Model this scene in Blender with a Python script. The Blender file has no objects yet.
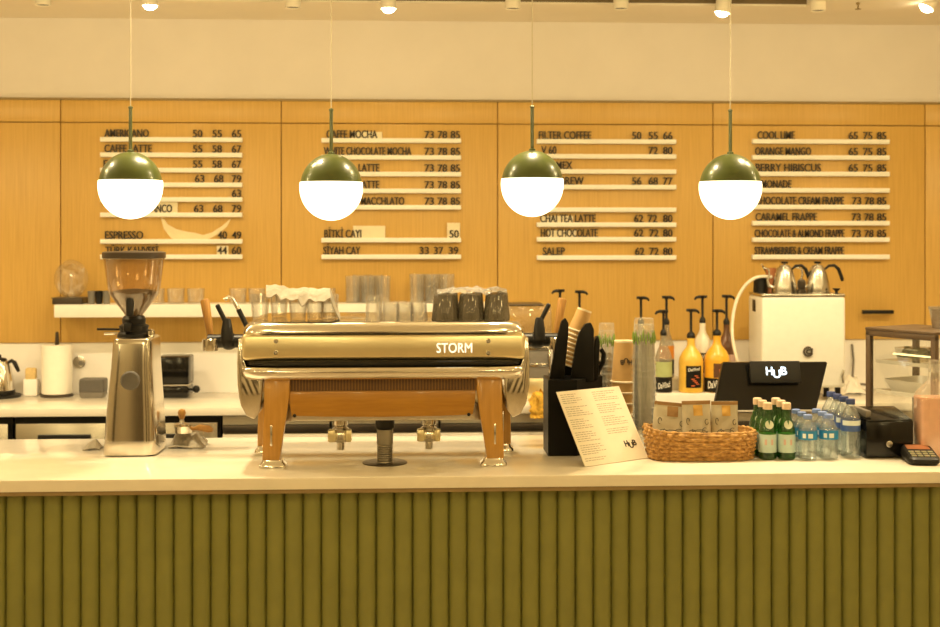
import bpy, bmesh, math, random
from math import sin, cos, pi, radians, sqrt
from mathutils import Vector, Matrix, noise
random.seed(7)
scene = bpy.context.scene
COL = scene.collection

# ------------------------------------------------------------------ camera numbers (940 x 627)
FPX, YAW, YH, CAMZ = 940*50/36, radians(2.9), 232.0, 1.82
def _ray(px, py):
    xc = (px-470)/FPX; zc = -(py-YH)/FPX
    return sin(YAW)+xc*cos(YAW), cos(YAW)-xc*sin(YAW), zc
def W(px, py, Y):
    dx, dy, dz = _ray(px, py); t = Y/dy
    return Vector((t*dx, Y, CAMZ+t*dz))
def G(px, py, z):
    dx, dy, dz = _ray(px, py); t = (z-CAMZ)/dz
    return Vector((t*dx, t*dy, z))
def SC(px, Y):
    return FPX*_ray(px, 0)[1]/Y
ZC = 1.0            # worktop height, both counters
YF, YB = 4.38, 5.25 # service counter front / back edge
YW = 6.75           # back wall
YK = 6.15           # back counter front edge
ZCEIL = 2.91

# ------------------------------------------------------------------ materials
def lin(c):
    return tuple(((v/255)/12.92 if v/255 <= .04045 else ((v/255+.055)/1.055)**2.4) for v in c)
MATS = {}
def mat(name, col, rough=.5, metal=0, vary=.06, scale=30, stretch=(1,1,1), emit=None, estr=0, bump=0, col2=None, coat=0, spec=.5, trans=0, aniso=0):
    m = bpy.data.materials.new(name); m.use_nodes = True
    nt = m.node_tree; b = nt.nodes['Principled BSDF']
    c = Vector(col)
    d = Vector(col2) if col2 else c*(1-vary*2)
    tc = nt.nodes.new('ShaderNodeTexCoord'); mp = nt.nodes.new('ShaderNodeMapping'); nz = nt.nodes.new('ShaderNodeTexNoise')
    mp.inputs['Scale'].default_value = stretch
    nz.inputs['Scale'].default_value = scale; nz.inputs['Detail'].default_value = 4
    nt.links.new(tc.outputs['Object'], mp.inputs[0]); nt.links.new(mp.outputs[0], nz.inputs['Vector'])
    rp = nt.nodes.new('ShaderNodeValToRGB')
    rp.color_ramp.elements[0].position = .3; rp.color_ramp.elements[1].position = .7
    rp.color_ramp.elements[0].color = (*d, 1); rp.color_ramp.elements[1].color = (*c, 1)
    nt.links.new(nz.outputs['Fac'], rp.inputs[0]); nt.links.new(rp.outputs[0], b.inputs['Base Color'])
    b.inputs['Roughness'].default_value = rough; b.inputs['Metallic'].default_value = metal
    b.inputs['Specular IOR Level'].default_value = spec
    if coat: b.inputs['Coat Weight'].default_value = coat; b.inputs['Coat Roughness'].default_value = .08
    if trans: b.inputs['Transmission Weight'].default_value = trans
    if bump:
        bp = nt.nodes.new('ShaderNodeBump'); bp.inputs['Strength'].default_value = bump; bp.inputs['Distance'].default_value = .004
        nt.links.new(nz.outputs['Fac'], bp.inputs['Height']); nt.links.new(bp.outputs[0], b.inputs['Normal'])
    if emit:
        b.inputs['Emission Color'].default_value = (*emit, 1); b.inputs['Emission Strength'].default_value = estr
    MATS[name] = m
    return m
def clear(name, tint=(1,1,1), gloss=.12, edge=.55, haze=0, hazecol=(.9,.9,.9), rough=.02, scale=60, bump=.15):
    """thin clear glass or plastic: see-through, with reflections that grow towards the edge; haze = milky share"""
    m = bpy.data.materials.new(name); m.use_nodes = True; nt = m.node_tree
    for n in list(nt.nodes): nt.nodes.remove(n)
    out = nt.nodes.new('ShaderNodeOutputMaterial')
    tr = nt.nodes.new('ShaderNodeBsdfTransparent'); gl = nt.nodes.new('ShaderNodeBsdfGlossy')
    tr.inputs[0].default_value = (*tint, 1); gl.inputs['Roughness'].default_value = rough
    lw = nt.nodes.new('ShaderNodeLayerWeight'); lw.inputs[0].default_value = .35
    mr = nt.nodes.new('ShaderNodeMapRange'); mr.inputs['To Min'].default_value = gloss*.5; mr.inputs['To Max'].default_value = edge
    nt.links.new(lw.outputs['Facing'], mr.inputs['Value'])
    tc = nt.nodes.new('ShaderNodeTexCoord'); nz = nt.nodes.new('ShaderNodeTexNoise'); nz.inputs['Scale'].default_value = scale
    bp = nt.nodes.new('ShaderNodeBump'); bp.inputs['Strength'].default_value = bump; bp.inputs['Distance'].default_value = .003
    nt.links.new(tc.outputs['Object'], nz.inputs['Vector']); nt.links.new(nz.outputs['Fac'], bp.inputs['Height']); nt.links.new(bp.outputs[0], gl.inputs['Normal'])
    mx = nt.nodes.new('ShaderNodeMixShader')
    nt.links.new(mr.outputs[0], mx.inputs[0]); nt.links.new(tr.outputs[0], mx.inputs[1]); nt.links.new(gl.outputs[0], mx.inputs[2])
    last = mx
    if haze:
        df = nt.nodes.new('ShaderNodeBsdfDiffuse'); df.inputs[0].default_value = (*hazecol, 1)
        m2 = nt.nodes.new('ShaderNodeMixShader'); m2.inputs[0].default_value = haze
        nt.links.new(mx.outputs[0], m2.inputs[1]); nt.links.new(df.outputs[0], m2.inputs[2]); last = m2
    nt.links.new(last.outputs[0], out.inputs[0])
    MATS[name] = m
    return m
def wood(name, c1, c2, rough=.4, st=(40,40,1.3), scale=3.2, coat=0):
    m = mat(name, c1, rough, col2=c2, scale=scale, stretch=st, bump=.04, coat=coat)
    return m

M_plaster = mat('plaster', (.80,.74,.69), .8, vary=.02, scale=6, bump=.05)
M_ceil = mat('ceiling_paint', (.88,.80,.66), .8, vary=.02, scale=4)
M_dark_slot = mat('slot_paint', (.20,.14,.075), .7)
M_panel = wood('oak_panel', (.655,.405,.105), (.575,.345,.083), .38)
M_seam = mat('panel_seam', (.42,.24,.07), .7)
M_splash = mat('splash_panel', (.91,.88,.85), .35, vary=.02, scale=5)
M_quartz = mat('quartz', (.86,.79,.66), .12, vary=.03, scale=14, coat=.3)
M_backtop = mat('back_quartz', (.86,.80,.69), .16, vary=.03, scale=14)
M_olive = mat('olive_paint', (.235,.235,.055), .55, vary=.06, scale=9)
M_oliveback = mat('olive_backing', (.05,.055,.02), .8)
M_brownrail = mat('brown_rail', (.30,.21,.085), .5)
M_floor = mat('floor_tiles', (.50,.40,.28), .35, vary=.12, scale=3)
M_roomwall = mat('room_wall', (.74,.66,.52), .8, vary=.05, scale=2)
M_streakpanel = mat('dark_door', (.07,.045,.025), .4)  # for the unseen panels mirrored in the chrome
M_lampgreen = mat('lamp_green', (.062,.082,.012), .30, vary=.03, coat=.25)
M_globe = mat('lamp_globe', (1,.97,.9), .3, emit=(1,.84,.55), estr=3.2)
M_cord = mat('lamp_cord', (.62,.56,.44), .5)
M_white = mat('white_lacquer', (.88,.86,.79), .4, vary=.02)
M_railw = mat('rail_white', (.93,.91,.84), .45, vary=.02)
M_letter = mat('letter_black', (.03,.02,.012), .5)
M_sticker = mat('paper_sticker', (.88,.78,.55), .7, vary=.04)
M_swoosh = mat('pale_film', (.88,.76,.50), .3, vary=.05)  # reflected light put into the colour of the wall crescent
M_chrome = mat('chrome', (.82,.79,.73), .10, 1, vary=.03)
M_darkchrome = mat('polished_steel', (.60,.56,.49), .13, 1, vary=.04, scale=8, stretch=(6,6,.6))
M_pipe = mat('grey_pipe', (.34,.31,.25), .4, .7)
M_steel = mat('brushed_steel', (.62,.59,.53), .27, 1, vary=.06, scale=20, stretch=(1,1,20))
M_champ = mat('champagne_steel', (.90,.80,.52), .30, 1, vary=.03, scale=10)
M_darkmetal = mat('dark_metal', (.12,.10,.08), .35, .8)
M_black = mat('black_plastic', (.008,.007,.006), .42, spec=.35)
M_blackgloss = mat('black_gloss', (.006,.0055,.005), .15, spec=.4)
M_blackmat = mat('black_acrylic', (.005,.0045,.004), .45, spec=.18)
M_rubber = mat('grey_rubber', (.11,.10,.09), .5)
M_orangewood = wood('orange_wood', (.47,.225,.022), (.38,.17,.014), .35, (3,30,30), 3, .3)
M_legwood = wood('leg_wood', (.57,.30,.06), (.47,.235,.04), .35, (30,30,2), 3, .3)
M_handlewood = wood('handle_wood', (.42,.22,.045), (.30,.14,.03), .4, (60,60,4), 3)
M_brownlid = mat('brown_lid', (.045,.03,.018), .35)
M_beans = mat('beans', (.15,.085,.045), .45, col2=(.05,.025,.012), scale=90, bump=.8)
M_glass = clear('clear_glass', (.995,.99,.98), .16, .6, haze=.04, hazecol=(.95,.93,.88), rough=.05, scale=35)
M_ribbed = clear('ribbed_glass', (.995,.99,.98), .16, .6, haze=.05, hazecol=(.95,.93,.88), rough=.06, scale=70, bump=1)
M_hopper = clear('hopper_plastic', (.90,.84,.74), .12, .45, haze=.03, hazecol=(.7,.6,.45))
M_smoke = clear('smoked_glass', (.52,.47,.40), .16, .5, haze=.34, hazecol=(.27,.235,.17))
M_cupclear = clear('cup_plastic', (.995,.995,.985), .15, .5, haze=.08, hazecol=(.95,.95,.88))
M_wrap = clear('plastic_wrap', (.95,.94,.9), .25, .6, haze=.12, scale=25)
M_water = clear('water_bottle', (.90,.95,.96), .2, .6, haze=.08, hazecol=(.8,.85,.85))
M_greenglass = clear('green_glass', (.20,.46,.15), .12, .45, haze=.28, hazecol=(.04,.15,.035))
M_pane = clear('case_glass', (.95,.95,.92), .08, .4)
M_greenprint = mat('green_print', (.22,.34,.06), .5)
M_kraft = mat('kraft_paper', (.52,.315,.11), .75, vary=.05)
M_kraftpale = mat('kraft_rim', (.80,.68,.48), .7)
M_paperwhite = mat('white_paper', (.88,.84,.75), .75, vary=.02)
M_card = mat('menu_card', (.88,.80,.64), .55, vary=.02)
M_print = mat('grey_print', (.40,.33,.23), .7)
M_wicker = mat('wicker', (.62,.35,.10), .6, col2=(.22,.10,.02), scale=60, stretch=(1,1,2), bump=.5)
M_pouch = mat('pouch_paper', (.53,.47,.335), .5, vary=.08, scale=12)
M_pouchbrown = mat('pouch_brown', (.30,.16,.045), .45)
M_pouchgold = mat('pouch_gold', (.62,.36,.07), .4)
M_pouchink = mat('pouch_ink', (.10,.085,.06), .6)
M_cream_cap = mat('cream_cap', (.72,.55,.38), .4)
M_greenlabel = mat('pale_label', (.50,.64,.60), .5)
M_necklabel = mat('neck_label', (.62,.66,.50), .5)
M_redprint = mat('red_print', (.62,.42,.36), .5)
M_bluecap = mat('blue_cap', (.20,.29,.62), .4)
M_navycap = mat('navy_cap', (.035,.06,.20), .4)
M_bluelabel = mat('blue_label', (.02,.23,.52), .45)
M_palelabel = mat('white_label', (.75,.82,.82), .45)
M_navylabel = mat('navy_label', (.06,.12,.36), .45)
M_mango = mat('mango_syrup', (.82,.50,.07), .28, coat=.3)
M_mango2 = mat('orange_syrup', (.82,.43,.03), .28, coat=.3)
M_milkbottle = mat('white_bottle', (.88,.82,.68), .3)
M_amber = mat('amber_bottle', (.14,.06,.03), .18, coat=.4)
M_orangelabel = mat('orange_label', (.80,.30,.04), .5)
M_limelabel = mat('lime_label', (.45,.50,.22), .5)
M_orangeclear = clear('syrup_clear', (.85,.82,.74), .14, .5, haze=.35, hazecol=(.42,.38,.30))
M_whitetext = mat('white_ink', (.85,.82,.75), .5)
M_orangetext = mat('red_orange_ink', (.75,.16,.05), .5)
M_led = mat('display_glow', (.7,.85,1), .4, emit=(.55,.75,1), estr=2.2)
M_logo_lit = mat('logo_glow', (.95,.93,.88), .4, emit=(1,.93,.78), estr=1.1)
M_bulb = mat('spot_bulb', (1,.95,.85), .4, emit=(1,.85,.55), estr=30)
M_copper = mat('copper_tone', (.50,.20,.09), .35, .3)
M_sponge = mat('yellow_cloth', (.78,.45,.05), .85, vary=.2, scale=60, bump=.6)
M_cloth = mat('grey_cloth', (.36,.32,.25), .9, vary=.1, scale=40, bump=.3)
M_towelcloth = mat('beige_cloth', (.40,.355,.275), .85, vary=.08, scale=40, bump=.3)
M_pink = mat('pink_liquid', (.90,.50,.33), .2, coat=.5)
M_caseframe = mat('case_frame', (.10,.062,.032), .45)
M_hose = mat('white_hose', (.85,.78,.64), .35)
M_greyplastic = mat('grey_plastic', (.20,.18,.155), .4)
M_whitedoor = mat('white_door', (.74,.68,.57), .4, vary=.02)
M_leaf = mat('herb_green', (.18,.22,.05), .6, vary=.25)
M_pastry = mat('pastry_crust', (.55,.28,.08), .6, vary=.2)
M_caselamp = mat('case_lamp', (1,.9,.6), .4, emit=(1,.82,.38), estr=2.0)
M_key = mat('key_face', (.45,.30,.20), .5, col2=(.25,.35,.2), scale=200)
M_grille = mat('pierced_brown', (.27,.13,.025), .5)
M_slot = mat('slot_brown', (.11,.05,.010), .5)

# ------------------------------------------------------------------ mesh helpers
class MB:
    def __init__(s): s.bm = bmesh.new()
    def add(s, bm2, M=None):
        if M is not None: bmesh.ops.transform(bm2, matrix=M, verts=bm2.verts)
        tmp = bpy.data.meshes.new('tmp'); bm2.to_mesh(tmp); bm2.free(); s.bm.from_mesh(tmp); bpy.data.meshes.remove(tmp); return s
    def box(s, c, d, bev=0, rot=None, seg=2):
        b = bmesh.new(); bmesh.ops.create_cube(b, size=1)
        bmesh.ops.scale(b, vec=d, verts=b.verts)
        if bev: bmesh.ops.bevel(b, geom=b.edges[:], offset=min(bev, min(d)*.49), segments=seg, profile=.5, affect='EDGES')
        return s.add(b, Matrix.Translation(c) @ (rot if rot is not None else Matrix()))
    def box2(s, a, b, bev=0, seg=2):
        return s.box([(a[i]+b[i])/2 for i in range(3)], [abs(b[i]-a[i]) for i in range(3)], bev, seg=seg)
    def rings(s, rings, close=True, cap0=True, cap1=True):
        bm = s.bm; vr = [[bm.verts.new(p) for p in r] for r in rings]; n = len(vr[0])
        for a, b in zip(vr, vr[1:]):
            for i in range(n if close else n-1):
                j = (i+1) % n
                try: bm.faces.new((a[i], a[j], b[j], b[i]))
                except ValueError: pass
        if close and cap0: bm.faces.new(vr[0][::-1])
        if close and cap1: bm.faces.new(vr[-1])
        return s
    def lathe(s, prof, n=24, M=None, flute=0, nf=0):
        rr = []
        for r, z in prof:
            r = max(r, 1e-4); ring = []
            for i in range(n):
                a = 2*pi*i/n; q = r*(1+(flute*cos(nf*a) if flute else 0))
                v = Vector((q*cos(a), q*sin(a), z)); ring.append(M @ v if M is not None else v)
            rr.append(ring)
        return s.rings(rr)
    def tube(s, pts, r, n=8):
        pts = [Vector(p) for p in pts]; rs = r if isinstance(r, (list, tuple)) else [r]*len(pts)
        rr = []; up = None
        for i, p in enumerate(pts):
            t = (pts[min(i+1, len(pts)-1)]-pts[max(i-1, 0)]).normalized()
            if up is None: up = t.orthogonal().normalized()
            up = (up-t*up.dot(t)).normalized(); w = t.cross(up)
            rr.append([p+(up*cos(2*pi*k/n)+w*sin(2*pi*k/n))*rs[i] for k in range(n)])
        return s.rings(rr)
    def prism(s, poly, y0, y1, bev=0):
        """polygon in x,z extruded along y"""
        b = bmesh.new(); v0 = [b.verts.new((x, y0, z)) for x, z in poly]; v1 = [b.verts.new((x, y1, z)) for x, z in poly]
        b.faces.new(v0); b.faces.new(v1[::-1]); n = len(poly)
        for i in range(n): b.faces.new((v0[i], v1[i], v1[(i+1) % n], v0[(i+1) % n])) 
        bmesh.ops.recalc_face_normals(b, faces=b.faces)
        if bev: bmesh.ops.bevel(b, geom=b.edges[:], offset=bev, segments=2, profile=.5, affect='EDGES')
        return s.add(b)
    def ball(s, c, r, n=20, m=12, z0=-1, z1=1):
        r = r if isinstance(r, (tuple, list)) else (r, r, r); rr = []
        a0, a1 = math.asin(z0), math.asin(z1)
        for k in range(m+1):
            t = a0+(a1-a0)*k/m; q = max(cos(t), 1e-3)
            rr.append([(c[0]+r[0]*q*cos(2*pi*i/n), c[1]+r[1]*q*sin(2*pi*i/n), c[2]+r[2]*sin(t)) for i in range(n)])
        return s.rings(rr)
    def build(s, name, m, parent=None, loc=None, angle=38):
        bmesh.ops.recalc_face_normals(s.bm, faces=s.bm.faces)
        me = bpy.data.meshes.new(name); s.bm.to_mesh(me); s.bm.free()
        for p in me.polygons: p.use_smooth = True
        me.set_sharp_from_angle(angle=radians(angle))
        me.materials.append(m)
        o = bpy.data.objects.new(name, me); COL.objects.link(o)
        if parent: o.parent = parent
        if loc is not None: o.location = loc
        return o
def rrect(w, d, z, r=.3, n=32, cx=0, cy=0, e=None):
    """rounded-rectangle (superellipse) ring"""
    e = e or 4; out = []
    for i in range(n):
        a = 2*pi*i/n; c, s_ = cos(a), sin(a)
        out.append((cx+w/2*math.copysign(abs(c)**(2/e), c), cy+d/2*math.copysign(abs(s_)**(2/e), s_), z))
    return out
def thing(name, label, cat, loc=(0,0,0), rz=0, group=None):
    o = bpy.data.objects.new(name, None); COL.objects.link(o); o.empty_display_size = .05
    o.location = loc; o.rotation_euler = (0, 0, rz)
    return tag(o, label, cat, group)
def tag(o, label=None, cat=None, group=None, kind=None):
    if label: o['label'] = label
    if cat: o['category'] = cat
    if group: o['group'] = group
    if kind: o['kind'] = kind
    return o
def struct(mb, name, m):
    return tag(mb.build(name, m), kind='structure')
def dup(root, loc, rz=None, label=None, group=None):
    r = root.copy(); COL.objects.link(r); r.location = loc
    if rz is not None: r.rotation_euler = (0, 0, rz)
    if label: r['label'] = label
    if group: r['group'] = group
    for ch in list(root.children):
        c = ch.copy(); COL.objects.link(c); c.parent = r
        for g in list(ch.children):
            d = g.copy(); COL.objects.link(d); d.parent = c
    return r
_capH = None
def text_mesh(txt, h, width=None, depth=.002, bold=.012, squeeze=None):
    """returns (verts, faces) of solid lettering: x right, y up, z depth; baseline at y=0, cap height h"""
    global _capH
    def raw(t, ex, of):
        cu = bpy.data.curves.new('t', 'FONT'); cu.body = t; cu.size = 1; cu.extrude = ex; cu.offset = of; cu.resolution_u = 3
        ob = bpy.data.objects.new('t', cu); me = bpy.data.meshes.new_from_object(ob)
        bpy.data.objects.remove(ob); bpy.data.curves.remove(cu); return me
    if _capH is None:
        me = raw('H', 0, 0); _capH = max(v.co.y for v in me.vertices)-min(v.co.y for v in me.vertices); bpy.data.meshes.remove(me)
    k = h/_capH
    me = raw(txt, depth/2/k, bold)
    x0 = min(v.co.x for v in me.vertices); x1 = max(v.co.x for v in me.vertices)
    kx = (width/(x1-x0)) if width else k*(squeeze or 1)
    vs = [Vector(((v.co.x-x0)*kx, v.co.y*k, v.co.z*k)) for v in me.vertices]; fs = [list(p.vertices) for p in me.polygons]
    bpy.data.meshes.remove(me)
    return vs, fs
def add_text(mb, vf, fn):
    vs, fs = vf; bv = [mb.bm.verts.new(fn(v)) for v in vs]
    for f in fs:
        try: mb.bm.faces.new([bv[i] for i in f])
        except ValueError: pass
    return mb
def hub_logo(mb, h, fn, depth=.001, bold=.03):
    x = 0
    for ch, dz, wd in (('H', 0, .85), ('U', -.38, .95), ('B', 0, .8)):
        vf = text_mesh(ch, h, wd*h, depth, bold)
        add_text(mb, vf, lambda v, x=x, dz=dz: fn(Vector((v.x+x, v.y+dz*h, v.z))))
        x += wd*h+.06*h
    return mb
def HUBW(h): return h*(.85+.95+.8+.12)
def sheet(mb, fn, nu, nv, th=.002):
    """a cloth or film: fn(u, v) -> point, given a thickness"""
    b = bmesh.new(); g = [[b.verts.new(fn(i/nu, j/nv)) for i in range(nu+1)] for j in range(nv+1)]
    for j in range(nv):
        for i in range(nu): b.faces.new((g[j][i], g[j][i+1], g[j+1][i+1], g[j+1][i]))
    bmesh.ops.recalc_face_normals(b, faces=b.faces)
    if th: bmesh.ops.solidify(b, geom=b.faces[:], thickness=th)
    return mb.add(b)
ORD = ['first','second','third','fourth','fifth','sixth','seventh','eighth','ninth','tenth','eleventh','twelfth','thirteenth','fourteenth','fifteenth','sixteenth','seventeenth','eighteenth']

# ------------------------------------------------------------------ the setting
XL, XR, YR = -4.6, 4.6, -3.0
b = MB(); b.box2((XL, YR, -.1), (XR, YW+.1, 0)); struct(b, 'floor', M_floor)
b = MB(); b.box2((XL, YW, 0), (XR, YW+.12, ZCEIL+.3)); struct(b, 'wall_back', M_plaster)
b = MB(); b.box2((XL-.12, YR, 0), (XL, YW+.12, ZCEIL+.3)); struct(b, 'wall_left', M_roomwall)
b = MB(); b.box2((XR, YR, 0), (XR+.12, YW+.12, ZCEIL+.3)); struct(b, 'wall_right', M_roomwall)
b = MB(); b.box2((XL, YR-.12, 0), (XR, YR, ZCEIL+.3)); struct(b, 'wall_front', M_roomwall)
for k, x in enumerate((-3.7, -2.1, -.45, 1.2, 2.9)):
    b = MB(); b.box2((x-.38, YR+.002, 0), (x+.38, YR+.06, 2.5), .01); struct(b, 'door_%d' % (k+1), M_streakpanel)  # unseen dark panels added to give the chrome streaked reflections
# ceiling with a dark recessed lighting slot
sy1 = G(470, 3.5, ZCEIL).y; sy0 = sy1-.34; sx1 = G(809, 5, ZCEIL).x
b = MB()
b.box2((XL, sy1, ZCEIL), (XR, YW, ZCEIL+.12)); b.box2((XL, YR, ZCEIL), (XR, sy0, ZCEIL+.12)); b.box2((sx1, sy0, ZCEIL), (XR, sy1, ZCEIL+.12))
struct(b, 'ceiling', M_ceil)
b = MB(); b.box2((XL, sy0-.03, ZCEIL+.12), (sx1+.03, sy1+.03, ZCEIL+.16)); b.box2((XL, sy1-.006, ZCEIL+.01), (sx1, sy1-.001, ZCEIL+.12)); struct(b, 'ceiling_slot', M_dark_slot)
# oak cladding with seams
zt = W(470, 102, YW-.03).z; zs = W(470, 124, YW-.03).z; zb = W(470, 341, YW-.03).z
xs = [XL]+[W(p, 230, YW-.03).x for p in (60.5, 281.3, 497.6, 713, 925.2)]+[XR]
g = .0022
b = MB()
for x0, x1 in zip(xs, xs[1:]):
    b.box2((x0+g, YW-.03, zs+g), (x1-g, YW-.004, zt), .003); b.box2((x0+g, YW-.03, zb), (x1-g, YW-.004, zs-g), .003)
struct(b, 'wall_back_cladding', M_panel)
b = MB(); b.box2((XL, YW-.012, zb+.002), (XR, YW, zt-.002)); struct(b, 'wall_back_battens', M_seam)
b = MB(); b.box2((XL, YW-.034, zt), (XR, YW, zt+.012), .002); struct(b, 'trim_1', M_brownrail)
b = MB(); b.box2((XL, YW-.02, ZC), (XR, YW, zb-.002)); struct(b, 'wall_back_splashback', M_splash)
YP = YW-.03   # face of the cladding

# ------------------------------------------------------------------ service counter
cx0, cx1 = -3.3, 3.3
cnt = thing('service_counter', 'long olive green fluted service counter under the cream worktop', 'counter', (0, YF, 0))
b = MB(); b.box2((cx0, .08, 0), (cx1, YB-YF-.05, .948)); b.build('body', M_oliveback, cnt)
pitch = 18.19/SC(470, YF+.06); x0 = W(42.8, 520, YF+.065).x; x0 -= pitch*math.ceil((x0-cx0)/pitch)-pitch
def flute_y(u):
    t = abs(2*u-1); return .078-.024*(max(0, 1-t**2.6))**.55
prof = []; x = x0
while x < cx1-pitch:
    for k in range(13): prof.append((x+pitch*k/13, flute_y(k/13)))
    x += pitch
b = MB(); b.rings([[(px, py, .06) for px, py in prof], [(px, py, .948) for px, py in prof]], close=False); b.build('fluted_panel', M_olive, cnt, angle=60)
b = MB(); b.box2((cx0, .008, .946), (cx1, .081, .9595)); b.build('top_rail', M_brownrail, cnt)
b = MB(); b.box2((cx0, .07, 0), (cx1, .09, .06)); b.build('plinth', M_darkmetal, cnt)
b = MB(); b.box2((cx0-.02, YF, .96), (cx1+.02, YB, ZC), .003)
tag(b.build('worktop', M_quartz), 'glossy cream stone worktop of the olive fluted counter', 'worktop')

# ------------------------------------------------------------------ back counter
b = MB(); b.box2((-3.4, YK, .962), (3.4, YW-.021, ZC), .003)
tag(b.build('back_worktop', M_backtop), 'pale stone worktop along the wall under the oak cladding', 'worktop')
def base_unit(px0, px1, kind, label):
    Y = YK+.03; xa, xb = W(px0, 420, Y).x, W(px1, 420, Y).x
    r = thing('base_cabinet' if kind != 'fridge' else 'undercounter_fridge', label, 'cabinet' if kind != 'fridge' else 'fridge', ((xa+xb)/2, Y, 0)); w = xb-xa
    b = MB(); b.box2((-w/2+.002, .02, 0), (w/2-.002, .5, .96)); b.build('body', M_black if kind == 'fridge' else M_whitedoor, r)
    if kind == 'fridge':
        b = MB(); b.box2((-w/2+.015, -.012, .12), (w/2-.015, .02, .928), .004); d = b.build('door', M_steel, r)
        hx = w*.0; b = MB(); b.box2((-min(.12, w*.35), -.035, .845), (min(.12, w*.35), -.011, .878), .004); b.build('handle', M_black, d)
    else:
        b = MB(); b.box2((-w/2+.003, 0, .12), (w/2-.003, .02, .872), .003); d = b.build('door', M_whitedoor, r)
        b = MB(); b.box2((-w/2+.003, -.006, .876), (w/2-.003, .02, .912), .003); b.build('handle', M_darkmetal, d)
        b = MB(); b.box2((-w/2+.003, .002, .914), (w/2-.003, .02, .955), .003); b.build('drawer', M_whitedoor, r)
    return r
base_unit(-120, 12, 'fridge', 'steel fronted fridge under the back worktop below the black handled kettle')
base_unit(13, 118, 'fridge', 'steel fronted fridge with a black handle below the paper towel roll')
base_unit(119, 221, 'fridge', 'steel fronted fridge below the black toaster')
for i, (p0, p1, t) in enumerate(((222, 330, 'steel'), (331, 439, 'steel'), (440, 548, 'steel'), (549, 657, 'w'), (658, 766, 'w'), (767, 875, 'w'), (876, 1000, 'w'))):
    nm = ['with a dark rail behind the front wooden leg nearest the grinder', 'with a dark rail behind the black drain pipe', 'with a dark rail below the yellow cloth',
          'behind the black cup organiser', 'below the syrup bottles', 'below the white water boiler', 'behind the glass display case'][i]
    base_unit(p0, p1, t, 'pale base cabinet '+nm)

# ------------------------------------------------------------------ menu ledges
def ledge(px0, px1, py, words, prices, label, stickers=()):
    y = YP-.001
    a = W(px0, py, y-.02); c = W(px1, py, y-.02); zc = (a.z+c.z)/2; cx = (a.x+c.x)/2; w = c.x-a.x; s = SC((px0+px1)/2, y-.02)
    r = thing('menu_ledge', label, 'menu ledge', (cx, y, zc), 0, 'white menu ledges on the oak wall')
    t = 4.6/s
    b = MB(); b.box2((-w/2, -.030, -t/2), (w/2, 0, t/2), .002); b.build('rail', M_railw, r)
    def put(items, nm, m, yy=-.014):
        for txt, p0, p1, h in items:
            b = MB(); vf = text_mesh(txt, h/s, (p1-p0)/s, .003, .004); ox = (p0-(px0+px1)/2)/s
            for sh in (-.0013, 0, .0013): add_text(b, vf, lambda v: Vector((v.x+ox+sh, yy-v.z+sh*.1, t/2+v.y+.001)))
            b.build(nm, m, r)
    put(words, 'lettering', M_letter); put(prices, 'price_lettering', M_letter)
    for q0, q1, h in stickers:
        b = MB(); ox = (q0-(px0+px1)/2)/s; b.box2((ox, -.0118, t/2), (ox+(q1-q0)/s, -.0100, t/2+h/s)); b.build('sticker', M_sticker, r)
    return r
def nums(xs, vals): return [(v, x-4.6, x+4.6, 7.4) for x, v in zip(xs, vals) if v]
LB = 'white menu ledge reading '
A = (197, 216.4, 235.7); B_ = (429, 442.3, 455.2); C_ = (637, 653.7, 668.4); D_ = (854, 868.8, 883)
x0, x1 = 100.4, 242.3
ledge(x0, x1, 139.6, [('AMERICANO', 105, 148.5, 7.7)], nums(A, ('50','55','65')), LB+'AMERICANO 50 55 65')
ledge(x0, x1, 154.9, [('CAFFE LATTE', 105, 151.5, 7.7)], nums(A, ('55','58','67')), LB+'CAFFE LATTE 55 58 67')
ledge(x0, x1, 170.2, [('F', 104, 108, 7.7)], nums(A, ('55','58','67')), LB+'F and 55 58 67 behind the green pendant')
ledge(x0, x1, 184.8, [], nums((199,218,235.7), ('63','68','79')), LB+'63 68 79 above the ledge with one 63')
ledge(x0, x1, 199.5, [], nums(A, (None, None,'63')), LB+'only the price 63')
ledge(x0, x1, 214.8, [('ANCO', 151, 171.5, 7.7)], nums((198,217,235.7), ('63','68','79')), LB+'ANCO 63 68 79 with a paper sticker', [(152, 177, 11.5)])
ledge(x0, x1, 241.4, [('ESPRESSO', 105.5, 143, 7.7)], nums((221.5, 235.7), ('40','49')), LB+'ESPRESSO 40 49')
ledge(x0, x1, 256.8, [('TÜRK KAHVESİ', 106, 158, 7.7)], nums((221.5, 235.7), ('44','60')), LB+'TÜRK KAHVESİ 44 60 behind the grinder hopper', [(216, 227.5, 8.6)])
x0, x1 = 321.4, 461
ledge(x0, x1, 140.6, [('CAFFE MOCHA', 326.5, 377, 7.7)], nums(B_, ('73','78','85')), LB+'CAFFE MOCHA 73 78 85', [(352, 382, 6.5)])
ledge(x0, x1, 157.4, [('WHITE CHOCOLATE MOCHA', 324, 411, 7.7)], nums(B_, ('73','78','85')), LB+'WHITE CHOCOLATE MOCHA 73 78 85')
ledge(x0, x1, 174.1, [('LATTE', 358.5, 379, 7.7)], nums(B_, ('73','78','85')), LB+'LATTE 73 78 85, the upper of two')
ledge(x0, x1, 190.9, [('LATTE', 358.5, 379, 7.7)], nums(B_, ('73','78','85')), LB+'LATTE 73 78 85, the lower of two')
ledge(x0, x1, 207.3, [('MACCHLATO', 361, 404, 7.7)], nums(B_, ('73','78','85')), LB+'MACCHLATO 73 78 85')
ledge(x0, x1, 240.1, [('BİTKİ ÇAYI', 324.5, 361, 7.7)], nums((0,0,454), (None,None,'50')), LB+'BİTKİ ÇAYI 50 with paper stickers', [(353, 385, 12), (447, 460, 15)])  # wide pale patch behind the words, paper sticker behind the price
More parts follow.
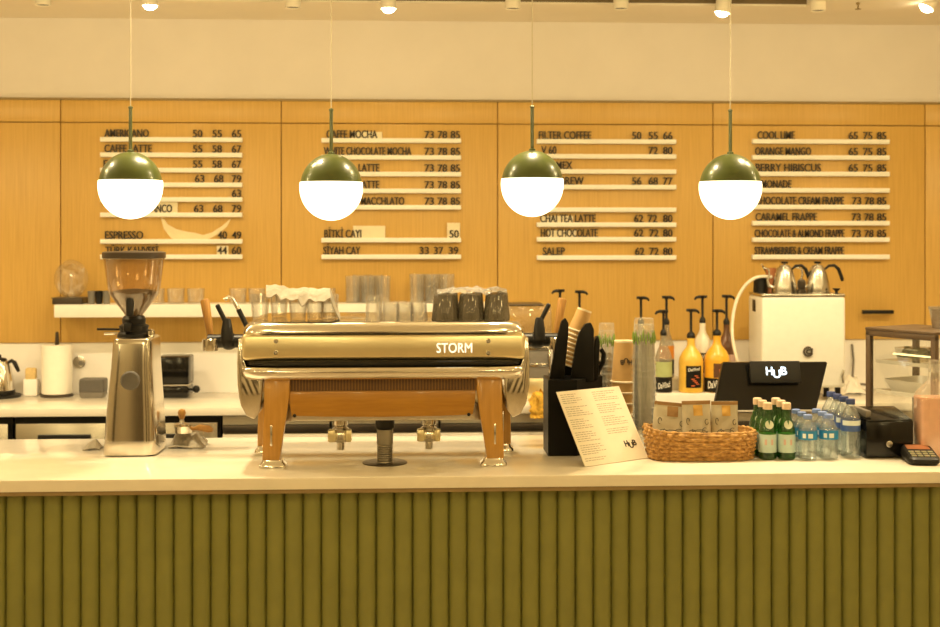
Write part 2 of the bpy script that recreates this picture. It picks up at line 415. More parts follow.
ledge(x0, x1, 256.8, [('SİYAH ÇAY', 323.5, 360, 7.7)], nums((424, 438.5, 453.5), ('33','37','39')), LB+'SİYAH ÇAY 33 37 39')
x0, x1 = 536.8, 676
ledge(x0, x1, 141.6, [('FILTER COFFEE', 538.5, 591, 7.7)], nums(C_, ('50','55','66')), LB+'FILTER COFFEE 50 55 66')
ledge(x0, x1, 156.5, [('V 60', 541, 556, 7.7)], nums(C_, (None,'72','80')), LB+'V 60 72 80')
ledge(x0, x1, 171.6, [('MEX', 556, 572, 7.7)], [], LB+'MEX without any price')
ledge(x0, x1, 187.1, [('BREW', 560, 583.5, 7.7)], nums(C_, ('56','68','77')), LB+'BREW 56 68 77')
ledge(x0, x1, 209.8, [], [], 'empty white menu ledge above the one reading CHAI TEA LATTE')
ledge(x0, x1, 224.7, [('CHAI TEA LATTE', 540, 595.5, 7.7)], nums((639,653,668.4), ('62','72','80')), LB+'CHAI TEA LATTE 62 72 80', [(540, 573, 6.5)])
ledge(x0, x1, 239.3, [('HOT CHOCOLATE', 540.5, 597.5, 7.7)], nums((639,654.5,668.4), ('62','72','80')), LB+'HOT CHOCOLATE 62 72 80', [(548, 576, 6.5)])
ledge(x0, x1, 257.6, [('SALEP', 542.5, 564.5, 7.7)], nums((640,654.5,668.4), ('62','72','80')), LB+'SALEP 62 72 80')
x0, x1 = 752.3, 889.2
ledge(x0, x1, 141.6, [('COOL LIME', 757, 794.5, 7.7)], nums(D_, ('65','75','85')), LB+'COOL LIME 65 75 85')
ledge(x0, x1, 157.6, [('ORANGE MANGO', 754.5, 811, 7.7)], nums(D_, ('65','75','85')), LB+'ORANGE MANGO 65 75 85')
ledge(x0, x1, 174.0, [('BERRY HIBISCUS', 755, 821, 7.7)], nums(D_, ('65','75','85')), LB+'BERRY HIBISCUS 65 75 85')
ledge(x0, x1, 190.4, [('LEMONADE', 754, 791, 7.7)], [], LB+'LEMONADE without any price')
ledge(x0, x1, 207.0, [('CHOCOLATE CREAM FRAPPE', 755, 844.5, 7.7)], nums((857.5,870.5,883), ('73','78','85')), LB+'CHOCOLATE CREAM FRAPPE 73 78 85')
ledge(x0, x1, 223.2, [('CARAMEL FRAPPE', 755, 817, 7.7)], nums((857,870,883), ('73','78','85')), LB+'CARAMEL FRAPPE 73 78 85')
ledge(x0, x1, 239.7, [('CHOCOLATE & ALMOND FRAPPE', 754, 845, 7.7)], nums((857,870,883), ('73','78','85')), LB+'CHOCOLATE & ALMOND FRAPPE 73 78 85')
ledge(x0, x1, 256.9, [('STRAWBERRIES & CREAM FRAPPE', 754, 844.5, 7.7)], [], LB+'STRAWBERRIES & CREAM FRAPPE without any price')
# reflection on the wall, painted as a thin pale shape
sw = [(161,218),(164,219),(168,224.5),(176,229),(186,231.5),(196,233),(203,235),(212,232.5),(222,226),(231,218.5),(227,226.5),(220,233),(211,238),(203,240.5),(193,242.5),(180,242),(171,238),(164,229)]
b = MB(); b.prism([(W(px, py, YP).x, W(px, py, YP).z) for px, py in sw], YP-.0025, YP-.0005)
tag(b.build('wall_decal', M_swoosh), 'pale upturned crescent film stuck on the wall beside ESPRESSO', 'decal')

# ------------------------------------------------------------------ pendant lamps
YPD = 4.78; s = SC(330, YPD); R = 33.4/s; RX = 31.6/s
pend = thing('pendant_lamp', '', 'lamp', (0, YPD, 0))
b = MB(); b.ball((0, 0, 0), (RX, RX, R*.99), 40, 20, -1, .16); b.build('globe', M_globe, pend)
b = MB(); b.ball((0, 0, 0), (RX*.985, RX*.985, R*1.01), 40, 14, .145, 1); b.lathe([(.012, R*.98), (.012, R*1.05), (.007, R*1.08)], 16); b.build('dome', M_lampgreen, pend)
b = MB(); b.lathe([(.0065, R), (.0065, R+43/s), (.0085, R+43.5/s), (.0085, R+45/s), (.002, R+46/s)], 12); b.build('rod', M_lampgreen, pend)
b = MB(); b.tube([(0, 0, R+45/s), (0, 0, ZCEIL-2.0)], .0020, 6); b.build('cord', M_cord, pend)
zc = W(330, 186, YPD).z
for ch in pend.children:
    if ch.name.startswith('cord'):
        for v in ch.data.vertices:
            if v.co.z > R+.5: v.co.z = ZCEIL-zc+.02
PL = ['hanging in front of the AMERICANO ledges', 'hanging in front of the CAFFE MOCHA ledges', 'hanging in front of the FILTER COFFEE ledges', 'hanging beside the COOL LIME ledges']
for i, (px, py) in enumerate(((130.5, 185.8), (331.2, 187.5), (532.2, 184), (730.3, 187))):
    p = W(px, py, YPD); loc = (p.x, YPD, p.z)
    lb = 'green and white globe pendant lamp '+PL[i]
    if i == 0: pend.location = loc; tag(pend, lb, group='globe pendants over the counter')
    else: dup(pend, loc, label=lb)

# ------------------------------------------------------------------ ceiling spotlights
YS = sy1-.12
def spot(px, pyb, lit, label, tilt=0):
    p = W(px, pyb, YS); r = thing('ceiling_spotlight', label, 'spotlight', (p.x, YS, p.z), 0, 'spotlights in the ceiling slot')
    h = (ZCEIL+.12 if px < 809 else ZCEIL)-p.z
    M = Matrix.Rotation(tilt, 4, 'Y')
    b = MB(); b.lathe([(.030, .012), (.036, .0), (.036, .10), (.030, .105)], 20, M); b.build('housing', M_ceil, r)
    b = MB(); b.tube([(0, 0, .05), (0, 0, h)], .012, 8); b.build('stem', M_ceil, r)
    b = MB(); b.lathe([(.029, .011), (.029, .002), (.025, -.010), (.014, -.017), (.001, -.019)] if lit else [(.029, .004), (.029, .011)], 20, M); b.build('bulb', M_bulb if lit else M_greyplastic, r)
    return p
lits = []
for px, pyb, lit, tl, lb in ((43, 5.5, 0, 0, 'unlit beige ceiling spotlight above the plain panel by the wall end'), (150, 6, 1, 0, 'glowing ceiling spotlight above the AMERICANO ledges'), (293, 8, 0, 0, 'unlit beige ceiling spotlight between the first two pendant cords'),
        (388.5, 9, 1, 0, 'glowing ceiling spotlight above the CAFFE MOCHA ledges'), (513, 9, 0, 0, 'unlit beige ceiling spotlight close beside the third pendant cord'), (621, 9, 0, 0, 'unlit beige ceiling spotlight above the FILTER COFFEE ledges'),
        (722, 13, 1, .15, 'glowing ceiling spotlight close beside the fourth pendant cord'), (818, 11, 0, 0, 'unlit beige ceiling spotlight at the end of the ceiling slot'), (926, 8, 1, .5, 'glowing tilted ceiling spotlight past the end of the ceiling slot')):
    p = spot(px, pyb, lit, lb, tl)
    if lit: lits.append(p)
p = W(858, 6, YS)
r = thing('ceiling_sprinkler', 'tiny sprinkler head on the ceiling beside the tilted spotlight', 'sprinkler', (p.x, YS, ZCEIL+.002))
b = MB(); b.lathe([(.010, 0), (.008, -.012), (.004, -.014), (.004, -.03), (.014, -.032), (.014, -.035)], 12); b.build('head', M_brownrail, r)

# ------------------------------------------------------------------ wall shelf and what stands on it
YSF = 6.52
a = W(54, 304, YSF); c = W(500, 304, YSF); ZS = W(280, 304.3, YSF).z; tS = 12.5/SC(280, YSF)
b = MB(); b.box2((a.x, YSF, ZS-tS), (c.x, YP-.0005, ZS), .002)
tag(b.build('wall_shelf', M_white), 'long white floating shelf on the oak wall below the menu ledges', 'shelf')
def on_shelf(px, y): p = W(px, 300, y); return (p.x, y, ZS)
YT = 6.62
def tumbler(name, px, z, y, r0, r1, h, m, label, group, nf=0, flip=False, wall=.0025, foot=.008, x=None):
    loc = (W(px, 300, y).x, y, z)
    pr = [(r0*.98, 0), (r0, .002), (r1, h), (r1-wall, h), (r0-wall, foot), (.001, foot)]
    if flip: pr = [(r, h-zz) for r, zz in pr]
    b = MB(); b.lathe(pr, 24, None, .035 if nf else 0, nf)
    o = b.build(name, m); o.location = loc
    return tag(o, label, 'glass', group)
s = SC(280, YT)
for k, px in enumerate((156, 176, 196, 238, 257, 283, 305, 327)):
    lb = 'clear tumbler on the white shelf, '+ORD[k]+' from the grinder hopper'
    tumbler('glass_tumbler', px, ZS, YT, .040, .045, 15/s, M_glass, lb, 'short tumblers on the shelf')
for k, px in enumerate((353, 368, 383)):
    lb = 'tall ribbed glass on the white shelf above the drain pipe, '+ORD[k]+' of three'
    tumbler('tall_glass', px, ZS, YT, .034, .038, 27/s, M_ribbed, lb, 'tall ribbed glasses on the shelf', 12)
for k, px in enumerate((417, 432, 447)):
    lb = 'tall ribbed glass on the shelf behind the smoked cups, '+ORD[k]+' of three'
    tumbler('tall_glass', px, ZS, YT, .034, .038, 29/s, M_ribbed, lb, 'tall ribbed glasses on the shelf', 12)
for k, px in enumerate((360, 376, 424, 440)):
    tumbler('tall_glass', px, ZS, YT+.075, .034, .038, 28/s, M_ribbed, 'tall ribbed glass in the back row on the shelf, '+ORD[k]+' from the short tumblers', 'tall ribbed glasses on the shelf', 12)
# tray + globe jar
p = on_shelf(70.5, YT)
r = thing('wooden_tray', 'dark low wooden tray at the end of the white shelf', 'tray', p)
b = MB(); b.box2((-.075, -.06, 0), (.072, .06, .028), .003); b.build('base', M_brownlid, r)
b = MB(); b.box2((-.079, -.064, .028), (.076, .064, .033), .002); b.build('lid', M_darkmetal, r)
r = thing('glass_globe', 'clear faceted glass globe on the dark tray', 'jar', (p[0]+.004, p[1], p[2]+.033))
b = MB(); ico = bmesh.new(); bmesh.ops.create_icosphere(ico, subdivisions=3, radius=.082); bmesh.ops.scale(ico, vec=(1, 1, 1.18), verts=ico.verts)
for v in ico.verts:
    v.co *= 1+.06*noise.noise(v.co*40); v.co.z = max(v.co.z, -.09)
b.add(ico, Matrix.Translation((0, 0, .0905))); b.build('globe', M_glass, r, angle=5)
b = MB(); b.lathe([(.02, .0), (.024, .01), (.008, .03), (.006, .08), (.012, .11), (.002, .125)], 12); b.build('dripper', M_glass, r)
for k, (px, m) in enumerate(((91.5, M_greyplastic), (99, M_black), (106.5, M_greyplastic))):
    b = MB(); hh = 13/s; b.lathe([(.014, 0), (.017, .003), (.019, hh), (.016, hh), (.013, .01), (.001, .01)], 16)
    o = b.build('espresso_cup', m); o.location = on_shelf(px, YT-.03)
    tag(o, ('small dark grey cup beside the wooden tray on the shelf', 'small black cup between two dark grey cups on the shelf', 'small dark grey cup beside the grinder hopper on the shelf')[k], 'cup', 'small cups on the shelf')

# ------------------------------------------------------------------ coffee grinder
p = G(135, 457, ZC); gy = p.y
s = SC(135, gy+.0)
gr = thing('coffee_grinder', 'tall polished steel coffee grinder with a clear bean hopper', 'grinder', (p.x, gy, ZC))
gz = lambda py: (457-py)/s
gx = lambda px, d=0: W(px, 400, gy+d).x-p.x
secs = []
for py, xa, xb, d in ((456, 104, 154, .248), (455.2, 103.3, 154.7, .252), (440, 104.2, 154, .247), (425, 105, 153.3, .241), (410, 106.2, 152.5, .235), (390, 108, 151, .227), (365, 110.5, 149.5, .215), (345, 112, 149, .205), (340.5, 112.5, 149, .20), (339, 115, 147, .185)):
    xa -= 2.6; xb += 1.2
    secs.append(rrect(gx(xb)-gx(xa), d, gz(py), n=64, cx=(gx(xa)+gx(xb))/2, cy=.13, e=7))
b = MB(); b.rings(secs); b.build('body', M_darkchrome, gr, angle=50)
b = MB(); b.lathe([(.002, 0), (.035, 0), (.035, .012), (.030, .016), (.002, .016)], 32, Matrix.Translation((gx(130.5, .02), .0235, gz(381))) @ Matrix.Rotation(pi/2, 4, 'X')); b.build('medallion', M_rubber, gr)
for xx, yy in ((109, .04), (148, .04), (109, .22), (148, .22)):
    b = MB(); b.lathe([(.016, 0), (.018, .012)], 12, Matrix.Translation((gx(xx), yy, 0))); b.build('foot', M_black, gr)
cxh = gx(134, .13); cyh = .13
b = MB(); b.lathe([(17/s, gz(339)), (17/s, gz(336)), (14/s, gz(334)), (15/s, gz(328)), (11.5/s, gz(326)), (12/s, gz(321)), (10/s, gz(318))], 32, Matrix.Translation((cxh, cyh, 0)))
b.box((cxh-.012, cyh-.055, gz(329)), (.03, .02, .035), .006); b.build('collar', M_black, gr)
b = MB(); b.tube([(cxh-.03, cyh, gz(332)), (gx(97, .12), cyh-.01, gz(331.5))], .0045, 8); b.build('lever', M_black, gr)
b = MB(); b.lathe([(.010, gz(339)), (.016, gz(337)), (.016, gz(333)), (.006, gz(331))], 12, Matrix.Translation((gx(151, .1), .10, 0))); b.build('adjusting_knob', M_chrome, gr)
b = MB(); b.tube([(gx(104, .09), .09, gz(335.5)), (gx(118, .1), .10, gz(335.5))], .006, 8); b.build('dosing_pin', M_chrome, gr)
hz = [(8.5, 319), (9.5, 316.5), (24.5, 296), (26, 292), (28.5, 275), (31, 258)]
HM = Matrix.Translation((cxh, cyh, 0))
b = MB(); b.lathe([(r/s, gz(y)) for r, y in hz]+[((r-.8)/s, gz(y)) for r, y in hz[::-1]], 40, HM); b.build('hopper', M_hopper, gr)
b = MB(); b.lathe([(8/s, gz(317.5)), (9/s, gz(316)), (23.2/s, gz(296)), (24/s, gz(293.5)), (14/s, gz(291)), (.002, gz(290))], 40, HM); tag(b.build('coffee_beans', M_beans, gr), kind='stuff')
b = MB(); b.lathe([(30.5/s, gz(259)), (32/s, gz(258.5)), (32/s, gz(253)), (30/s, gz(252)), (.002, gz(251))], 40, HM); b.build('lid', M_brownlid, gr)
b = MB(); b.lathe([(3.5/s, gz(317)), (4/s, gz(302)), (3/s, gz(299))], 16, Matrix.Translation((cxh, cyh-.075, 0))); b.build('shutter', M_black, gr)

# cloth with tools behind the grinder
def rag(loc, w, d, h, seed, m, name, label, cat, th=.004, n=26, f=9, rz=0):
    def fn(u, v):
        x, y = (u-.5)*w, (v-.5)*d
        e = min(1, 4*min(u, 1-u)+.15)*min(1, 4*min(v, 1-v)+.15)
        q = Vector((x*f+seed, y*f, seed*1.7))
        z = (abs(noise.noise(q))*1.2+abs(noise.noise(q*2.3))*.6)*h*e+.0015
        jx = noise.noise(q*.7+Vector((5, 0, 0)))*.18*w; jy = noise.noise(q*.7+Vector((0, 9, 0)))*.18*d
        return Vector((x+jx, y+jy, z+th))
    b = MB(); sheet(b, fn, n, n, th); o = b.build(name, m); 
    zmin = min(v.co.z for v in o.data.vertices)
    for v in o.data.vertices: v.co.z -= zmin
    o.location = loc; o.rotation_euler = (0, 0, rz)
    return tag(o, label, cat)
p = G(150, 446, ZC)
ct = G(152, 445, ZC)
rag((G(189, 445, ZC).x, 5.05, ZC), .15, .16, .085, 3.1, M_cloth, 'bar_cloth', 'crumpled grey cloth under the portafilter beside the steel grinder', 'cloth')
rag((G(99, 445, ZC).x, 5.0, ZC), .06, .08, .04, 8.3, M_cloth, 'bar_cloth', 'small grey cloth peeking out on the kettle side of the grinder', 'cloth')
p = G(186, 445, ZC)
r = thing('portafilter', 'steel portafilter with a wooden handle on the grey cloth', 'portafilter', (p.x+.0, 5.02, ZC+.052), 0)
b = MB(); b.lathe([(.026, 0), (.032, .004), (.034, .03), (.031, .03), (.029, .008), (.001, .008)], 20); b.build('basket', M_chrome, r)
b = MB(); b.tube([(.03, 0, .018), (.05, -.005, .022), (.06, -.008, .024), (.10, -.02, .02), (.115, -.024, .016)], [.006, .008, .012, .014, .006], 10); b.build('handle', M_handlewood, r)
r = thing('tamper', 'small tamper with a pale wooden knob on the grey cloth', 'tamper', (p.x-.02, 5.10, ZC+.066), 0)
b = MB(); b.lathe([(.029, 0), (.029, .012), (.010, .018), (.008, .03)], 20); b.build('base', M_steel, r)
b = MB(); b.lathe([(.008, .03), (.013, .04), (.016, .055), (.012, .066), (.002, .07)], 16); b.build('knob', M_handlewood, r)

# ------------------------------------------------------------------ espresso machine
EY = 4.55; s = SC(383, EY); EX = W(383, 467, EY).x
em = thing('espresso_machine', 'wide steel espresso machine with wooden legs and apron on the worktop', 'espresso machine', (EX, EY, ZC))
ex = lambda px: (px-383)/s
ez = lambda py: CAMZ-(py-YH)/s-ZC
b = MB(); b.box2((ex(243), -.015, ez(360)), (ex(525.5), .52, ez(333)), .016, 3)
b.box2((ex(252), .03, ez(380)), (ex(517), .50, ez(359))); b.build('body', M_champ, em)
# top deck with a bullnose edge
def deck_ring(px0, px1, y0, z):
    w = ex(px1)-ex(px0); return rrect(w, .53-y0, z, n=64, cx=(ex(px0)+ex(px1))/2, cy=(y0+.53)/2, e=12)
b = MB(); b.rings([deck_ring(243, 525.5, -.022, ez(334.5)), deck_ring(242, 526.5, -.030, ez(332)), deck_ring(243, 525.5, -.030, ez(329)), deck_ring(246, 523, -.022, ez(325)), deck_ring(249, 519, -.012, ez(322.5)), deck_ring(253, 516, .004, ez(321.5))])
b.build('cup_deck', M_chrome, em)
ZD = ez(321.5)
# bumper
cs = [(.0, 364), (.0, 364.6), (-.016, 365.4), (-.036, 366.0), (-.047, 368), (-.049, 371.0), (-.044, 374.8), (-.031, 378), (-.010, 379.8), (.03, 380.2), (.03, 364)]
rr = []
for k in range(41):
    t = -1+2*k/40; px = 384+t*143.5; off = .060*abs(t)**14
    rr.append([(ex(px), y+off, ez(py)) for y, py in cs])
b = MB(); b.rings(rr); b.build('bumper', M_chrome, em, angle=50)
rr = []
for k in range(41):
    t = -1+2*k/40; px = 384.5+t*141; off = .055*abs(t)**14
    rr.append([(ex(px), y_+off, ez(py)) for y_, py in ((-.012, 359.4), (-.026, 360.6), (-.031, 362.6), (-.026, 364.8), (.01, 365.6), (.01, 359.4))])
b = MB(); b.rings(rr); b.build('dark_trim', M_blackgloss, em, angle=50)  # black strip standing in for the dark reflection along the chrome
# side fins
for nm, mir in ((0, 1), (1, -1)):
    P = [(239.5, 338), (238, 362), (238.5, 385), (241.5, 404), (247.5, 415), (255, 418.5), (260.5, 411), (262.5, 393), (263.5, 379), (258, 373), (248, 367), (244, 358), (243.2, 338)]
    P = [(ex(px) if mir == 1 else -ex(px)+2*ex(384.2), ez(py)) for px, py in P]
    b = MB(); b.prism(P, .0, .50, .004); b.build('side_panel', M_chrome, em, angle=30)
b = MB(); b.box2((ex(264), .012, ez(391.5)), (ex(502), .03, ez(378))); gp = b.build('grille', M_grille, em)
b = MB()
for k in range(60):
    px = 292+k*(474-292)/59; b.box2((ex(px-.9), .009, ez(390.5)), (ex(px+.9), .013, ez(380)))
b.build('grille_slots', M_slot, em)
P = [(289, 391.3), (476, 391.3), (475, 404), (473, 415.5), (440, 416.6), (383, 417.2), (325, 416.6), (292, 415.5), (290, 404)]
b = MB(); b.prism([(ex(x), ez(y)) for x, y in P], .005, .03, .002); ap = b.build('apron', M_orangewood, em)
for px in (295, 469):
    b = MB(); b.lathe([(.006, 0), (.006, .006), (.003, .008)], 10, Matrix.Translation((ex(px), .006, ez(415.2))) @ Matrix.Rotation(pi/2, 4, 'X')); b.build('screw', M_black, em)
def leg(mir, rear):
    P = [(265, 379), (290.5, 379), (290.3, 391), (288, 410), (283.5, 436), (280, 459.5), (263, 459.5), (263.3, 436), (264.5, 410)]
    dx = -.05 if rear else 0
    f = (lambda px: ex(px)+dx) if mir == 1 else (lambda px: -ex(px)-dx+2*ex(383.6))
    y0 = .30 if rear else -.002
    b = MB(); b.prism([(f(px), ez(py)) for px, py in P], y0, y0+.05, .004); L = b.build('leg', M_legwood, em)
    b = MB(); c = f(272); zz0, zz1 = ez(445), ez(424); b.box2((c-.004, y0-.004, zz0), (c+.004, y0+.002, zz1), .002); b.build('inlay', M_chrome, L)
    c = f(273.5)
    b = MB(); b.rings([rrect(.092, .085, 0, n=32, cx=c, cy=y0+.022, e=5), rrect(.096, .088, .006, n=32, cx=c, cy=y0+.022, e=5), rrect(.092, .084, .016, n=32, cx=c, cy=y0+.022, e=5), rrect(.076, .068, .022, n=32, cx=c, cy=y0+.022, e=5), rrect(.072, .062, .031, n=32, cx=c, cy=y0+.022, e=5)])
    b.build('foot', M_chrome, L, angle=45)
for mir in (1, -1):
    for rear in (0, 1): leg(mir, rear)
b = MB(); b.box2((ex(268), .05, ez(423)), (ex(498), .48, ez(405)), .006); b.build('drip_tray', M_steel, em)
for px in (338, 430):
    T = Matrix.Translation((ex(px), .20, 0)); sg = s*EY/(EY+.2)
    zz = lambda py: CAMZ-(py-YH)/sg-ZC
    b = MB(); b.lathe([(.028, zz(418)), (.028, zz(424)), (.020, zz(426)), (.030, zz(428)), (.036, zz(432)), (.036, zz(438)), (.026, zz(441)), (.014, zz(442)), (.014, zz(449)), (.010, zz(449.5))], 20, T); h = b.build('group_head', M_chrome, em)
    for sx_, wd in ((-.03, .028), (.03, .022)):
        b = MB(); b.box((ex(px)+sx_, .17, zz(434)), (wd, .03, .045), .006); b.build('spout', M_champ, h)
sg = s*EY/(EY+.1); zz = lambda py: CAMZ-(py-YH)/sg-ZC
T = Matrix.Translation((ex(384.5), .10, 0))
b = MB(); b.lathe([(.034, zz(414)), (.034, zz(427)), (.031, zz(428.5)), (.029, zz(429))], 24, T); b.build('drain_coupling', M_black, em)
pr = [(.029, zz(429))]
for k in range(30):
    z = zz(429)*(1-k/30); pr.append((.029 if k % 2 or k < 14 else .0265, max(z, .004)))
b = MB(); b.lathe(pr[::1]+[(.029, .003)], 24, T); b.build('drain_pipe', M_pipe, em)
b = MB(); b.lathe([(.080, 0), (.080, .002), (.077, .0035), (.02, .0035)], 40, T); b.build('drain_flange', M_darkmetal, em)
for px, py in ((277, 340.3), (277, 351.5), (488.3, 341), (488.3, 353)):
    b = MB(); b.lathe([(.008, 0), (.008, .004), (.005, .007), (.001, .007)], 14, Matrix.Translation((ex(px), -.0155, ez(py))) @ Matrix.Rotation(pi/2, 4, 'X')); b.build('bolt', M_steel, em)
b = MB(); add_text(b, text_mesh('STORM', 9.6/s, 35.5/s, .004, -.004), lambda v: Vector((ex(436.5)+v.x, -.018-v.z, ez(352.6)+v.y))); b.build('logo_lettering', M_logo_lit, em)
# steam levers at both ends
def steam(mir):
    y = .43; s2 = SC(220, EY+y); f = lambda px: (W(px, 330, EY+y).x-EX) if mir == 1 else (W(766.5-px, 330, EY+y).x-EX)
    z2 = lambda py: CAMZ-(py-YH)/s2-ZC
    b = MB(); b.tube([(f(208), y, z2(341)), (f(243), y, z2(341))], .026, 14); b.ball((f(229), y, z2(341)), .034, 16, 10); L = b.build('steam_valve', M_black, em)
    b = MB(); b.lathe([(.030, -.012), (.032, 0), (.032, .03), (.028, .034)], 20, Matrix.Translation((f(211), y-.01, z2(347)))); b.build('valve_cap', M_chrome, L)
    b = MB(); b.lathe([(.024, z2(340)), (.022, z2(330)), (.016, z2(320)), (.013, z2(318))], 16, Matrix.Translation((f(228), y-.03, 0))); b.build('boot', M_black, L)
    b = MB(); b.tube([(f(226), y-.03, z2(320)), (f(218.5), y-.03, z2(305)), (f(218), y-.03, z2(304))], [.009, .009, .005], 10); b.build('stick', M_black, L)
    b = MB(); b.tube([(f(208), y+.06, z2(343)), (f(207.5), y+.06, z2(333)), (f(202.5), y+.06, z2(302)), (f(202), y+.06, z2(300))], [.013, .014, .018, .014], 12); b.build('wooden_handle', M_handlewood, L)
    if mir == -1: return
    b = MB(); b.tube([(f(221), y+.1, z2(301)), (f(225), y+.1, z2(298)), (f(229), y+.1, z2(300)), (f(236), y+.1, z2(313))], .008, 10); b.build('wand', M_chrome, L)
    b = MB(); b.tube([(f(235), y+.1, z2(311)), (f(241), y+.1, z2(323)), (f(246), y+.1, z2(333))], .010, 10); b.build('wand_grip', M_black, L)
for mir in (1, -1): steam(mir)

# glasses and cups on the machine
ZT = ZC+ZD
def deckpt(px, dy): y = EY+dy; return (W(px, 320, y).x, y, ZT)
def deck_glass(name, px, dy, r0, r1, h, m, lab, grp, nf=0, flip=False):
    q = deckpt(px, dy); pr = [(r0*.97, 0), (r0, .003), (r1, h*.97), (r1, h), (r1-.003, h), (r0-.003, .008), (.001, .008)]
    if flip: pr = [(r, h-z) for r, z in pr]
    b = MB(); b.lathe(pr, 30 if nf else 24, None, .03 if nf else 0, nf); o = b.build(name, m); o.location = q
    return tag(o, lab, 'glass' if m in (M_glass, M_ribbed) else 'cup', grp)
for k, (px, dy) in enumerate(((260, .10), (298, .08), (315, .08), (279, .22))):
    deck_glass('ribbed_glass', px, dy, .026, .034, .092, M_glass, ('clear ribbed glass standing at the lever end of the machine top', 'clear ribbed glass under the beige cloth, nearest the uncovered one', 'clear ribbed glass under the beige cloth, next to the bare deck', 'clear ribbed glass behind the one at the lever end')[k], 'ribbed glasses on the machine', 10)
deck_glass('ribbed_glass', 329.5, .12, .026, .032, .090, M_glass, 'clear ribbed glass under the hanging end of the beige cloth', 'ribbed glasses on the machine', 10)
for k, (px, dy, h) in enumerate(((374, .12, .085), (391, .10, .062), (405, .10, .062), (419, .10, .062), (384, .2, .06), (400, .22, .06), (416, .2, .06))):
    o = deck_glass('clear_cup', px, dy, .026, .031, h, M_ribbed, ('tall clear glass on the machine top above the drain pipe' if k == 0 else ('clear short glass in the front row beside the smoked cups, ' if k < 4 else 'clear short glass in the back row beside the smoked cups, ')+ORD[(k-1) % 3]+' of three'), 'short clear glasses on the machine', 8, True)
    o['category'] = 'glass'
for k, (px, dy) in enumerate(((445, .10), (470.5, .10), (496.5, .10), (447, .22), (472, .22), (497, .21))):
    o = deck_glass('smoked_cup', px, dy, .038, .046, .090, M_smoke, 'upside down smoked grey cup, '+ORD[k % 3]+' in the '+('front' if k < 3 else 'back')+' row on the machine', 'smoked cups on the machine', 14, True)
def wrapfn(u, v):
    q = deckpt(437+u*70, .06+v*.22); e = min(u, 1-u, v, 1-v)
    n_ = noise.noise(Vector((u*6, v*4, 2.2)))*.014+noise.noise(Vector((u*15, v*9, 7)))*.006
    return Vector((q[0], q[1], ZT+.096+n_+.008*min(1, e*6)))
b = MB(); sheet(b, wrapfn, 40, 18, .001)
tag(b.build('plastic_wrap', M_wrap), 'crinkled clear plastic wrap over the smoked cups', 'plastic wrap')
def towel(u, v):
    px = 266+u*74; q = deckpt(px, .02+v*.24)
    n1 = noise.noise(Vector((u*4, v*3, 1.0))); n2 = noise.noise(Vector((u*11, v*7, 4.0)))
    top = .100+.022*n1+.010*n2
    if u < .36: top += .018*(1-abs(u-.12)/.24) if u < .36 else 0
    if v < .25: top -= (1-v/.25)*(.022+.03*max(0, noise.noise(Vector((u*7, 1, 9)))))
    if u > .86: top = top*(1-((u-.86)/.14)**1.0*.96)+.002
    return Vector((q[0]+n2*.004, q[1]+(.01*n1), ZT+max(top, .004)))
b = MB(); sheet(b, towel, 44, 20, .003)
tag(b.build('bar_towel', M_towelcloth), 'beige cloth draped over the ribbed glasses on the machine', 'towel')

# ------------------------------------------------------------------ back counter, grinder end
def bk(px, y): q = W(px, 400, y); return (q.x, y, ZC)
sb = lambda y: SC(470, y)
# kettle
y = 6.6; q = bk(-1, y); s = sb(y); kz = lambda py: CAMZ-(py-YH)/s-ZC
r = thing('electric_kettle', 'steel kettle with a black handle on a black base', 'kettle', q)
b = MB(); b.lathe([(.105, 0), (.105, .012), (.09, .016)], 28); b.build('base', M_black, r)
b = MB(); b.lathe([(.075, .016), (.077, .035), (.070, .036)], 28); b.build('collar', M_black, r)
b = MB(); b.lathe([(.074, .036), (.070, .08), (.058, .15), (.050, .175), (.046, .18), (.002, .182)], 28); b.build('body', M_chrome, r)
b = MB(); b.lathe([(.040, .182), (.034, .192), (.012, .196), (.010, .21), (.002, .212)], 20); b.build('lid', M_black, r)
b = MB(); b.tube([(.045, 0, .172), (.062, 0, .180), (.075, 0, .172), (.090, 0, .14), (.097, 0, .125)], [.008, .010, .011, .010, .007], 10); b.build('handle', M_black, r)
b = MB(); b.tube([(-.06, 0, .05), (-.09, 0, .08), (-.10, 0, .14), (-.12, 0, .16)], [.01, .008, .006, .005], 8); b.build('spout', M_chrome, r)
# sponge holder
q = bk(31, 6.64)
r = thing('sponge_holder', 'small white holder with a yellow sponge beside the kettle', 'sponge holder', q)
b = MB(); b.box2((-.035, -.02, 0), (.035, .03, .085), .008); b.build('holder', M_splash, r)
b = MB(); b.box2((-.028, -.014, .075), (.026, .022, .14), .010); b.build('sponge', mat('pale_sponge', (.75,.55,.25), .9, vary=.1, scale=80, bump=.4), r)
# paper towel
y = 6.62; q = bk(57, y); s = sb(y)
r = thing('paper_towel_holder', 'white paper towel roll on a dark upright holder', 'paper towel', q)
b = MB(); b.lathe([(.08, 0), (.08, .008), (.074, .012)], 32); b.build('base', M_brownlid, r)
b = MB(); b.lathe([(.068, .012), (.074, .016), (.074, .250), (.070, .256), (.022, .257), (.020, .245)], 40); b.build('paper_roll', M_paperwhite, r)
b = MB(); b.lathe([(.008, .012), (.008, .25), (.011, .262), (.010, .29), (.008, .318), (.002, .322)], 14); b.build('post', M_brownlid, r)
